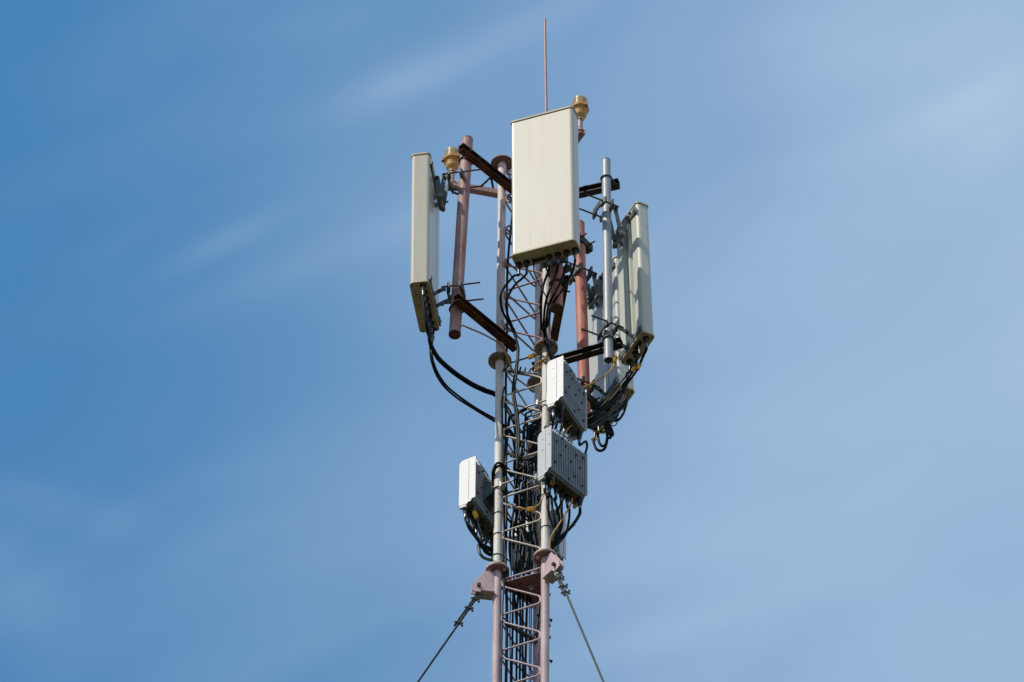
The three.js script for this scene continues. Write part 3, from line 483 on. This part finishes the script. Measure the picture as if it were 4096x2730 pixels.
// from the left antenna
const gL = 'cables from the left antenna', sag = [[-.666,-.156,.33], [-.648,-.176,.29], [-.612,-.214,.246], [-.56,-.227,.189], [-.479,-.258,.131], [-.377,-.29,.074], [-.296,-.287,.021], [-.218,-.277,-.03]], sag2 = [[-.158,-.525,-.06], [-.132,-.591,-.06], [-.118,-.648,-.06]];
cable('upper strand of the thick cable bundle sagging from the left antenna', [...cn(left, 6), [-.692,-.064,.42], [-.683,-.097,.37], ...sag.map(p => add(p, [0.006, 0.010, 0])), [-0.13, -0.40, -0.06], [-0.09, -0.55, -0.07], [-0.085, -1.0, -0.07]], 0.0085, M.rubber, gL, { ties: [0.42, 0.5, 0.62, 0.74] });
cable('front strand of the thick cable bundle sagging from the left antenna', [...cn(left, 5), [-.684,-.074,.4], [-.675,-.117,.36], ...sag.map(p => add(p, [-0.004, -0.002, 0.012])), [-0.12, -0.42, -0.05], [-0.08, -0.57, -0.06], [-0.07, -1.0, -0.06]], 0.0085, M.rubber, gL, { ties: [0.47, 0.7] });
cable('lower strand of the thick cable bundle sagging from the left antenna', [...cn(left, 3), [-.668,-.011,.33], [-.662,-.1,.33], ...sag.map(p => add(p, [0.0, -0.012, -0.004])), [-0.12, -0.44, -0.07], [-0.08, -0.58, -0.08], [-0.07, -1.0, -0.085]], 0.0085, M.rubber, gL);
cable('rear strand of the thick cable bundle sagging from the left antenna', [...cn(left, 4), [-.673,-.069,.36], [-.667,-.108,.33], ...sag.map(p => add(p, [0.010, -0.003, -0.010])), [-0.11, -0.42, -0.09], [-0.07, -0.58, -0.09], [-0.06, -1.0, -0.09]], 0.0085, M.rubber, gL);
cable('lower of two thin cables sagging under the thick bundle at left', [...cn(left, 0), [-.643,0,.24], [-.662,-.102,.267], [-.662,-.204,.293], [-.651,-.278,.267], [-.618,-.36,.222], [-.563,-.43,.178], [-.476,-.492,.133], [-.369,-.541,.086], [-.293,-.546,.028], [-.216,-.55,-.03], [-0.12, -0.62, -0.06], [-0.09, -0.75, -0.07], [-0.08, -1.1, -0.07]], 0.0075, M.rubber, gL, { ties: [0.3] });
cable('upper of two thin cables sagging under the thick bundle at left', [...cn(left, 1), [-.646,-.038,.26], [-.654,-.13,.278], [-.652,-.23,.296], [-.639,-.286,.267], [-.607,-.348,.222], [-.553,-.414,.178], [-.471,-.468,.133], [-.369,-.521,.086], [-.293,-.524,.028], [-.216,-.524,-.03], [-0.11, -0.60, -0.07], [-0.08, -0.73, -0.08], [-0.065, -1.1, -0.08]], 0.0075, M.rubber, gL);
// from the right antenna and the rear antenna, sweeping left behind the upper radio unit
const gR = 'cables from the right and rear antennas', inR = [[0.20, -0.33, -0.12], [0.10, -0.42, -0.10], [0.03, -0.55, -0.08], [0.02, -0.95, -0.07]];
const dd = (k) => inR.map(p => add(p, [0.012 * (k % 3) - 0.012, -0.02 * k, -0.012 * (k % 2)]));
cable('outermost cable with a yellow tag from the rightmost antenna, sweeping down left', [...cn(right, 0), [.776,.061,.02], [.758,.018,0], [.722,-.057,-.02], [.657,-.139,-.06], [.587,-.224,-.1], [.495,-.305,-.115], [.396,-.377,-.13], ...dd(0)], 0.0098, M.rubber, gR, { tags: [0.1] });
cable('thin black control cable slanting from the right antenna bottom', [...cn(right, 1), [.705,.048,-.05], [.658,-.049,-.065], [.563,-.186,-.08], [.493,-.273,-.1], [.396,-.372,-.12], ...dd(1)], 0.005, M.rubber, gR);
cable('cable with orange tag from the middle port of the right antenna', [...cn(right, 2), [.736,.067,-.03], [.698,-.041,-.05], [.638,-.132,-.07], [.568,-.239,-.09], [.487,-.326,-.11], [.396,-.417,-.13], ...dd(2)], 0.0098, M.rubber, gR, { tags: [0.09] });
cable('cable dropping from the left port of the right antenna', [...cn(right, 3), [.674,.052,-.12], [.675,-.011,-.128], [.661,-.083,-.136], [.607,-.182,-.142], [.515,-.282,-.146], [.396,-.407,-.15], ...dd(3)], 0.0098, M.rubber, gR, { tags: [0.08] });
cable('cable looping under the rear antenna with its low bend at right', [...cn(rear, 0), [.675,.131,-.42], [.667,.052,-.429], [.642,-.032,-.437], [.612,-.068,-.446], [.569,-.086,-.429], [.53,-.101,-.386], [.475,-.133,-.343], [.398,-.256,-.3], ...dd(4)], 0.0098, M.rubber, gR, { ties: [0.3] });
cable('cable hugging the underside of the rear antenna, second from the right', [...cn(rear, 1), [.619,.061,-.46], [.612,-.029,-.436], [.585,-.096,-.412], [.557,-.134,-.37], [.507,-.192,-.31], [.398,-.331,-.25], ...dd(5)], 0.0098, M.rubber, gR);
cable('thin cable looping lowest under the rear antenna', [...cn(rear, 2), [.613,-.024,-.5], [.591,-.091,-.475], [.569,-.117,-.45], [.53,-.107,-.425], [.487,-.118,-.4]], 0.004, M.rubber, gR);
cable('hooked cable end hanging right of the two tagged loops', [...cn(rear, 3), [.58,.01,-.62], [.583,-.034,-.613], [.573,-.047,-.607], [.561,-.012,-.6], [.544,.048,-.567], [.511,.067,-.533], [.456,.054,-.5]], 0.0098, M.rubber, gR);
cable('hooked cable end hanging just right of the tagged loops', [...cn(rear, 4), [.566,.02,-.66], [.567,-.02,-.653], [.553,-.028,-.647], [.542,.015,-.64], [.528,.076,-.593], [.495,.074,-.547], [.445,.038,-.5]], 0.0098, M.rubber, gR, { tags: [0.1] });
cable('upper of the two yellow tagged cable loops at the rear antenna', [...cn(rear, 5), [.481,.079,-.7], [.485,.03,-.7], [.496,-.03,-.7], [.516,-.056,-.7], [.535,-.033,-.7], [.546,.004,-.675], [.543,.058,-.65], [.523,.111,-.625], [.49,.131,-.6]], 0.0098, M.rubber, gR, { tags: [0.13] });
cable('lowest of the two yellow tagged cable loops at the rear antenna', [...cn(rear, 6), [.454,.071,-.76], [.46,.023,-.76], [.476,-.021,-.76], [.498,-.037,-.76], [.525,-.021,-.76], [.541,.002,-.733], [.547,.045,-.705], [.538,.095,-.678], [.513,.138,-.65]], 0.0098, M.rubber, gR, { tags: [0.13] });
// earthing leads
[['third', 0.012, 0.014], ['fourth', -0.012, 0.03], ['lowest', 0.004, 0.048]].forEach(([n, dx, dy], k) => cable(`${n} of the heavy strands sweeping from the antennas behind the upper radio unit`, [...cn(rear, [2, 3, 5][k]), ...[[.67,.048,-.3], [.637,-.033,-.3], [.582,-.152,-.25], [.505,-.288,-.185], [.396,-.402,-.14]].map(p => add(p, [dx, -dy, -0.01 * k])), ...dd(k)], 0.0098, M.rubber, gR));
const gE = 'yellow and green earthing leads';
cable('yellow earthing lead from the pink pipe foot to the left leg', [[-.46,.009,.34], [-.439,.049,.3], [-.408,.063,.27], [-.321,.049,.235], [-.245,.03,.2], [-.202,.035,.16], [-.164,.016,.12], [-.148,-.034,.12], [-.129,-.103,.11], [-.109,-.164,.1]], 0.0062, M.yellowCable, gE);
cable('yellow tagged earthing lead curving from the grey pipe foot', [[.578,.038,.05], [.589,.044,.06], [.595,.015,.06], [.586,-.008,.05], [.577,-.07,.055], [.55,-.132,.06], [.49,-.216,.07], [.436,-.271,.08], [.371,-.327,.09], [.328,-.363,.1]], 0.0062, M.yellowCable, gE, { tags: [0.14] });
cable('green and yellow earthing lead with a tag crossing below the right flange', [[-.161,-.121,.09], [-.142,-.108,.1], [-.091,-.096,.11], [-.037,-.08,.12], [.016,-.069,.133], [.07,-.059,.147], [.119,-.076,.16], [.127,-.131,.19], [.124,-.163,.19]], 0.0062, M.greenCable, gE, { tags: [0.5] });
cable('yellow lead hooking down the right leg to the earthing bar', [[.126,-.073,.21], [.126,-.153,.21], [.119,-.183,.186], [.092,-.193,.158], [.06,-.197,.132], [.039,-.186,.1]], 0.0062, M.yellowCable, gE);
cable('second yellow lead ending on the earthing bar', [[.118,-.167,.2], [.092,-.155,.175], [.07,-.144,.15], [.049,-.141,.125], [.017,-.158,.1]], 0.0062, M.yellowCable, gE);
cable('yellow tagged lead clamped to the lacing between the legs', [[-.057,-1.516,.1], [-.041,-1.535,.108], [-.012,-1.554,.115], [.026,-1.566,.126], [.057,-1.564,.145], [.089,-1.54,.164], [.106,-1.496,.175], [.113,-1.444,.182], [.112,-1.401,.19]], 0.0055, M.yellowCable, gE, { tags: [0.3] });
cable('green lead looped round the left leg above the lower flange', [[-.221,-1.938,0], [-.229,-1.958,.03], [-.231,-1.963,.06], [-.221,-1.961,.08], [-.202,-1.97,.1], [-.184,-1.951,.08], [-.158,-1.948,.06], [-.133,-1.959,.045], [-.111,-1.97,.03]], 0.0055, M.greenCable, gE);
cable('brown lead from the lower radio unit down to the right leg', [[.294,-1.646,.3], [.288,-1.677,.288], [.268,-1.725,.275], [.238,-1.789,.263], [.196,-1.87,.25], [.166,-1.923,.237], [.152,-1.959,.225], [.15,-2.006,.212], [.153,-2.037,.2]], 0.0055, M.yellowCable, gE);
// jumpers under the radio units
const gU = 'jumper cables under the radio units', port = (u, i) => { const x = [-0.145, -0.095, -0.04, 0.015, 0.07, 0.15][i], z = [0.035, 0.035, 0.04, 0.035, 0.04, 0.08][i]; return [u.userData.port(x, -0.088, z), u.userData.port(x, -0.115, z)]; };
const upEnds = [[0.13, -1.1, 0.12], [0.11, -1.12, 0.10], [0.10, -1.1, 0.07], [0.13, -1.08, 0.06], [0.10, -1.1, 0.04], [0.17, -1.2, 0.02]];
const upNames = ['nearest', 'second', 'third', 'fourth', 'fifth', 'farthest'];
for (let i = 0; i < 6; i++) { const [a, b] = port(radioUp, i); cable(`${upNames[i]} black jumper dropping from the upper right radio unit`, i === 5 ? [a, b, [.391,-.83,.06], [.397,-.86,.057], [.395,-.89,.053], [.387,-.928,.05], [0.19, -1.5, 0.02]] : [a, b, lerp3(b, upEnds[i], 0.5), upEnds[i], add(upEnds[i], [-0.03, -0.25, -0.03])], 0.0085, M.rubber, gU); }
cable('thin grey lead curling from the upper radio unit across its jumpers', [radioUp.userData.port(-0.12, -0.04, 0.09), [.229,-.857,.33], [.226,-.878,.318], [.213,-.892,.306], [.193,-.897,.29], [.162,-.902,.27], [.137,-.904,.25], [.12,-.873,.24], [.108,-.89,.23]], 0.0055, M.rubberGrey, gU);
cable('yellow lead under the upper radio unit', [[.319,-.769,.17], [.299,-.802,.186], [.278,-.842,.202], [.26,-.894,.218], [.25,-.941,.234], [.244,-.977,.25]], 0.0055, M.yellowCable, gE);
const lowPts = [[[.131,-1.547,.22], [.136,-1.656,.208], [.163,-1.773,.194], [.184,-1.831,.176], [.167,-1.908,.15], [.141,-1.953,.12]], [[.158,-1.547,.22], [.166,-1.655,.208], [.182,-1.746,.19], [.19,-1.792,.16], [.175,-1.889,.138], [.149,-1.958,.12]], [[.177,-1.547,.2], [.198,-1.618,.184], [.21,-1.679,.168], [.212,-1.783,.152], [.19,-1.86,.136], [.153,-1.936,.12]], [[.227,-1.58,.2], [.227,-1.651,.184], [.231,-1.711,.168], [.224,-1.783,.152], [.198,-1.86,.136], [.16,-1.92,.12]], [[.276,-1.602,.18], [.278,-1.662,.164], [.271,-1.734,.148], [.258,-1.804,.136], [.217,-1.878,.128], [.16,-1.947,.12]], [[.347,-1.641,.16], [.314,-1.713,.15], [.277,-1.769,.14], [.224,-1.831,.13], [.16,-1.931,.12]]];
lowPts.forEach((q, i) => { const [a, b] = port(radioLow, i); cable(`${upNames[i]} black jumper dropping from the lower right radio unit`, [a, b, ...q, [0.09, -2.35, 0.03], [0.06, -2.7, 0.0]], i === 5 ? 0.011 : 0.0085, M.rubber, gU, { ties: i === 5 ? [0.12, 0.4] : [] }); });
cable('thin yellow tagged lead beside the lower radio unit gland', [radioLow.userData.port(-0.12, -0.04, 0.09), [.155,-1.527,.3], [.148,-1.563,.292], [.139,-1.626,.284], [.133,-1.715,.274], [.143,-1.785,.262], [.158,-1.81,.25]], 0.0055, M.rubber, gU, { tags: [0.12] });
const lftPts = [[[-.401,-1.673,.1], [-.381,-1.712,.076], [-.343,-1.755,.048], [-.308,-1.785,.012], [-.273,-1.801,-.016], [-.215,-1.821,-.04]], [[-.379,-1.658,.06], [-.353,-1.72,.05], [-.324,-1.778,.04], [-.286,-1.781,0], [-.216,-1.793,-.04]], [[-.35,-1.701,.04], [-.327,-1.749,.03], [-.298,-1.798,.02], [-.26,-1.793,-.015], [-.212,-1.792,-.05]], [[-.321,-1.748,.02], [-.311,-1.792,.01], [-.285,-1.827,0], [-.253,-1.833,-.025], [-.212,-1.833,-.05]], [[-.255,-1.67,-.04], [-.273,-1.73,-.04], [-.282,-1.799,-.04], [-.253,-1.831,-.04], [-.212,-1.853,-.04]], [[-.226,-1.606,-.1], [-.239,-1.667,-.087], [-.225,-1.744,-.07], [-.212,-1.797,-.05]]];
lftPts.forEach((q, i) => { const [a, b] = port(radioLeft, i); cable(`${upNames[i]} black jumper dropping from the left radio unit`, [a, b, ...q, [-0.10, -2.1, -0.06], [-0.06, -2.5, -0.05]], 0.0085, M.rubber, gU, { ties: i < 1 ? [0.3] : [] }); });
cable('grey lead from the left radio unit gland with a short orange sleeve', [radioLeft.userData.port(-0.12, -0.04, 0.09), [-.345,-1.579,.09], [-.332,-1.607,.073], [-.319,-1.653,.057], [-.302,-1.705,.04], [-.273,-1.747,.02], [-.241,-1.767,0], [-.213,-1.773,-.02]], 0.0062, M.rubberGrey, gU, { tags: [0.16] });
cable('lowest cable loop under the left radio unit', [[-.299,-1.686,-.06], [-.32,-1.755,-.026], [-.317,-1.832,.009], [-.305,-1.888,.014], [-.288,-1.906,.006], [-.259,-1.912,-.006], [-.221,-1.904,-.023], [-.196,-1.889,-.04], [-0.11, -2.15, -0.07]], 0.011, M.rubberGrey, gU);
cable('outer of two black cables arching over the left leg', [[-.229,-1.256,-.02], [-.232,-1.164,.025], [-.231,-1.147,.07], [-.22,-1.101,.08], [-.199,-1.082,.09], [-.177,-1.072,.075], [-.155,-1.079,.06], [-.135,-1.075,.03], [-.113,-1.075,0]], 0.0085, M.rubber, gU);
cable('inner of two black cables arching over the left leg', [[-.221,-1.256,-.02], [-.224,-1.174,.026], [-.221,-1.13,.063], [-.206,-1.104,.074], [-.183,-1.089,.071], [-.158,-1.092,.054], [-.132,-1.087,.02], [-.106,-1.096,-.02]], 0.0085, M.rubber, gU);

// feeder cables inside the mast, held on the left-hand face
const gV = 'feeder cables inside the mast', feedLab = 'black feeder cable running vertically inside the lattice mast';
const fe = [[0.035, 0.0055, -0.30, 0], [0.133, 0.010, -0.55, 0], [0.24, 0.004, -0.75, 1], [0.295, 0.0072, -0.62, 1], [0.393, 0.0074, -0.50, 0], [0.468, 0.0074, -0.46, 1], [0.555, 0.0074, -0.50, 0], [0.627, 0.0085, -0.60, 1], [0.695, 0.0034, -0.58, 0], [0.745, 0.0045, -0.70, 1]];
fe.forEach(([s, r, top, k], i) => {
  const b = lerp3([LEG.L[0], 0, LEG.L[1]], [LEG.B[0], 0, LEG.B[1]], s), o = [0.026, 0, 0.034], kk = (y) => k * sstep(-2.4, -1.6, y), w = (y) => 0.006 * Math.sin(y * 2.3 + i * 1.7) + 0.003 * Math.sin(y * 5.1 + i * 2.9);
  const P = []; for (const y of [-H + 0.35, -30, -20, -12, -8, -5, -4.2, -3.8, -3.4, -3.0, -2.6, -2.3, -2.0, -1.7, -1.4, -1.1, -0.9, -0.75, -0.6, -0.5, -0.42, -0.3]) if (y <= top) P.push(add(b, [o[0] + 0.018 * kk(y) + (y > -2.3 && y < -0.4 ? 2.4 : 0.6) * w(y), y, o[2] + 0.022 * kk(y) + (y > -2.3 ? 1.6 : 0.5) * w(y + 1)]));
  if (i && i < 11) { const e = P[P.length - 1]; P.push(add(e, [0.012, 0.05, 0.006]), add(e, [0.05 + 0.004 * i, 0.085, 0.02]), add(e, [0.12, 0.075, 0.035])); }
  cable(feedLab, P, r, M.rubber, gV, { name: 'feeder_cable' });
});
cable('black cable running up inside the left leg to the mast top', [[-0.150, -2.0, 0.012], [-0.150, -1.2, 0.010], [-0.149, -0.6, 0.010], [-0.151, -0.1, 0.012], [-0.146, 0.4, 0.015], [-0.150, 0.8, 0.01], [-0.143, 1.1, 0.02], [-0.125, 1.4, 0.02], [-0.115, 1.62, 0.0], [-0.14, 1.78, -0.04], [-0.24, 1.82, -0.03], [-.272,1.905,.02], [-.307,1.85,.03], [-.351,1.81,.02], [-.413,1.774,.03], [-.501,1.699,.05], [-.519,1.704,.06]], 0.0082, M.rubber);
// slack loops of cable stowed between the legs, behind the lacing
[['long slack loop of cable stowed behind the lacing at mid height', [[-.072,-1.009,0], [-.081,-1.08,-.017], [-.083,-1.146,-.033], [-.07,-1.222,-.05], [-.044,-1.309,-.033], [-.024,-1.442,-.017], [-.027,-1.552,0]]], ['cable slanting behind the lacing towards the rear leg', [[-.129,-1.04,-.02], [-.084,-1.084,-.03], [-.032,-1.12,-.04], [.006,-1.137,-.05], [.038,-1.144,-.06]]], ['slack cable dropping beside the right leg inside the lacing', [[.005,-1.008,0], [.006,-1.143,.008], [.003,-1.272,.016], [.003,-1.333,.012], [.007,-1.409,-.004], [.017,-1.558,-.02]]], ['short slack cable crossing low behind the lacing', [[-.183,-1.46,.02], [-.145,-1.513,.005], [-.113,-1.543,-.01], [-.08,-1.619,-.025], [-.042,-1.649,-.04]]], ['black cable curving from the cable mass to the right leg', [[-.071,-1.1,.02], [-.052,-1.08,.028], [-.021,-1.055,.035], [.018,-1.03,.042], [.049,-1.019,.05]]]].forEach(([l, p]) => cable(l, p, 0.0085, M.rubber, 'slack cables between the legs'));

for (let i = 0; i < 9; i++) { // jumpers hanging in the white section
  const f = (a) => { const h = Math.sin(i * 12.9898 + a * 78.233) * 43758.5453; return h - Math.floor(h); }, P = [], top = -0.55 - 0.35 * f(1), bot = -1.75 - 0.45 * f(2), n = 6;
  for (let k = 0; k <= n; k++) { const q = k / n; P.push([-0.10 + 0.16 * f(3) + 0.035 * Math.sin(q * 5 + i * 1.9) + (k === 0 ? 0.03 : 0), top + (bot - top) * q, -0.05 + 0.07 * f(4) + 0.025 * Math.cos(q * 4.3 + i)]); }
  cable('loose black jumper cable hanging inside the white mast section', P, 0.008, M.rubber, 'jumpers hanging inside the white section');
}
// earthing bar and small clamps
{
  const A = [-.174,-.152,.085], B = [.085,-.222,.09], t = thing('earthing_bar', 'drilled flat earthing bar with bolts between the legs below the flanges', 'earthing bar', A), d = V(B).sub(V(A)), L = d.length(); d.normalize();
  const z = new THREE.Vector3(0.15, 0.05, 1).normalize(), y = new THREE.Vector3().crossVectors(z, d).normalize(), x = d, zz = new THREE.Vector3().crossVectors(x, y);
  part(t, 'bar', orient(plate([[0, -0.018], [L, -0.018], [L, 0.018], [0, 0.018]], 0.006), x, y, zz, [0, 0, 0]), M.bolt);
  for (let i = 0; i < 8; i++) { const p = V([0, 0, 0]).addScaledVector(x, (i + 0.5) / 8 * L); bolt(t, p.clone().addScaledVector(zz, 0.007).toArray(), zz.toArray(), i % 3 ? M.nut : M.rustBolt, bigBoltG); part(t, 'cable_lug', cyl(p.clone().addScaledVector(zz, 0.006).toArray(), p.clone().addScaledVector(zz, 0.02).addScaledVector(y, 0.04).toArray(), 0.007, 0.006, 8), i % 2 ? M.boot : M.nut); }
}
{
  const c = [-.102,-1.512,.085], t = thing('bonding_clamp', 'bright metal clamp bolted onto the lacing between the legs', 'clamp', c); t.rotation.set(0, -0.2, -0.16);
  part(t, 'clamp_plate', box(0.058, 0.024, 0.004, 0, -0.004, 0.012, 0.001), M.aluPaint); part(t, 'clamp_plate', box(0.058, 0.004, 0.03, 0, 0.010, 0, 0.001), M.galv);
  for (const x of [-0.018, 0.016]) { bolt(t, [x, -0.004, 0.018], [0, 0, 1], M.boot, bigBoltG); part(t, 'stud', cyl([x, 0.01, 0], [x, 0.032, 0], 0.006, 0.006, 8), M.nut); }
}
// strap round each leg where cables are tied back
[['left', 'L', -1.72], ['left', 'L', -1.52], ['right', 'R', -1.47], ['right', 'R', -1.78], ['right', 'R', -1.28]].forEach(([n, k, y], i) => {
  const t = thing('cable_strap', `thin black strap round the ${n} mast leg, ${['lower', 'upper', 'middle', 'lowest', 'uppermost'][i]} of its straps`, 'strap', [LEG[k][0], y, LEG[k][1]]);
  const g = new THREE.TorusGeometry(LR + 0.0025, 0.0028, 6, 30); g.rotateX(Math.PI / 2); g.rotateZ(0.12); part(t, 'band', g, M.boot); part(t, 'strap_lock', box(0.012, 0.007, 0.01, k === 'L' ? -LR : LR, 0, 0.006), M.boot);
});

// ---------- guy wires ----------
function guy(label, A, dir, m, k) {
  const d = V(dir).normalize(), len = (A[1] + H - 0.25) / -d.y, t = thing('guy_wire', label, 'guy wire', A, 0, 'guy wires bracing the mast'), P = (s, o = [0, 0, 0]) => d.clone().multiplyScalar(s).add(V(o)).toArray();
  const side = new THREE.Vector3().crossVectors(d, new THREE.Vector3(0, 0, 1)).normalize().toArray(), o = (q) => side.map(c => c * q);
  const strand = (a, b, offA, offB, L) => { // three twisted wires
    const n = Math.round(L / 0.008), r = 0.0042, S = V(a).add(V(offA)), E = V(b).add(V(offB)), w = []; const e = E.clone().sub(S), ed = e.clone().normalize(), s1 = new THREE.Vector3().crossVectors(ed, new THREE.Vector3(0.1, 0.2, 1)).normalize(), s2 = new THREE.Vector3().crossVectors(ed, s1);
    for (let j = 0; j < 3; j++) { const pts = []; for (let i = 0; i <= n; i++) { const f = i / n, an = f * L / 0.05 * 6.283 + j * 2.094; pts.push(S.clone().addScaledVector(e, f).addScaledVector(s1, Math.cos(an) * r).addScaledVector(s2, Math.sin(an) * r)); } const c = new THREE.CatmullRomCurve3(pts); w.push(new THREE.TubeGeometry(c, n, 0.0042, 5)); }
    return mg(w);
  };
  part(t, 'wire', strand([0, 0, 0], P(1.6), [0, 0, 0], [0, 0, 0], 1.6), m); part(t, 'lower_wire', cyl(P(1.6), P(len), 0.0078, 0.0078, 8), m);
  part(t, 'wire_tail', strand([0, 0, 0], P(k), o(0.014), o(0.017), k), m);
  [0.03, 0.13, k - 0.035].forEach((s) => { const c = P(s); const u = part(t, 'wire_clip', [cyl(add(c, o(-0.016)), add(c, o(0.034)), 0.0062, 0.0062, 8), orient(ring(0.0155, 0.0045), V(side), d, new THREE.Vector3().crossVectors(V(side), d), add(c, o(0.008)))], M.darkGalv); for (const zz of [-0.012, 0.012]) part(u, 'clip_nut', box(0.014, 0.012, 0.012, c[0] - side[0] * 0.022, c[1] - side[1] * 0.022, c[2] - side[2] * 0.022 + zz, 0.002), M.boot); });
  part(t, 'thimble', orient(new THREE.TorusGeometry(0.022, 0.008, 8, 22), V(side), d, new THREE.Vector3().crossVectors(V(side), d), P(-0.022)), M.darkGalv);
  part(t, 'shackle', [cyl(P(-0.02), P(-0.07), 0.009, 0.009, 10), cyl(P(-0.02, o(0.012)), P(-0.07, o(0.012)), 0.008, 0.008, 10)], M.darkGalv);
  part(t, 'ground_anchor', box(1, 0.6, 1, ...P(len)), M.concrete);
  return t;
}
guy('dark guy wire running down to the lower left from the left gusset', [-.321,-2.321,.045], (() => { const a = [-.321,-2.321,.045], b = [-.703,-3.187,.1]; return [b[0] - a[0], b[1] - a[1], b[2] - a[2]]; })(), M.wireDark, 0.33);
guy('grey guy wire running down to the lower right from the right gusset', [.21,-2.344,.26], (() => { const a = [.21,-2.344,.26], b = [.49,-3.574,.52]; return [b[0] - a[0], b[1] - a[1], b[2] - a[2]]; })(), M.wire, 0.24);

for (const o of scene.children) { delete o.userData.conn; delete o.userData.port; }
renderer.render(scene, camera);
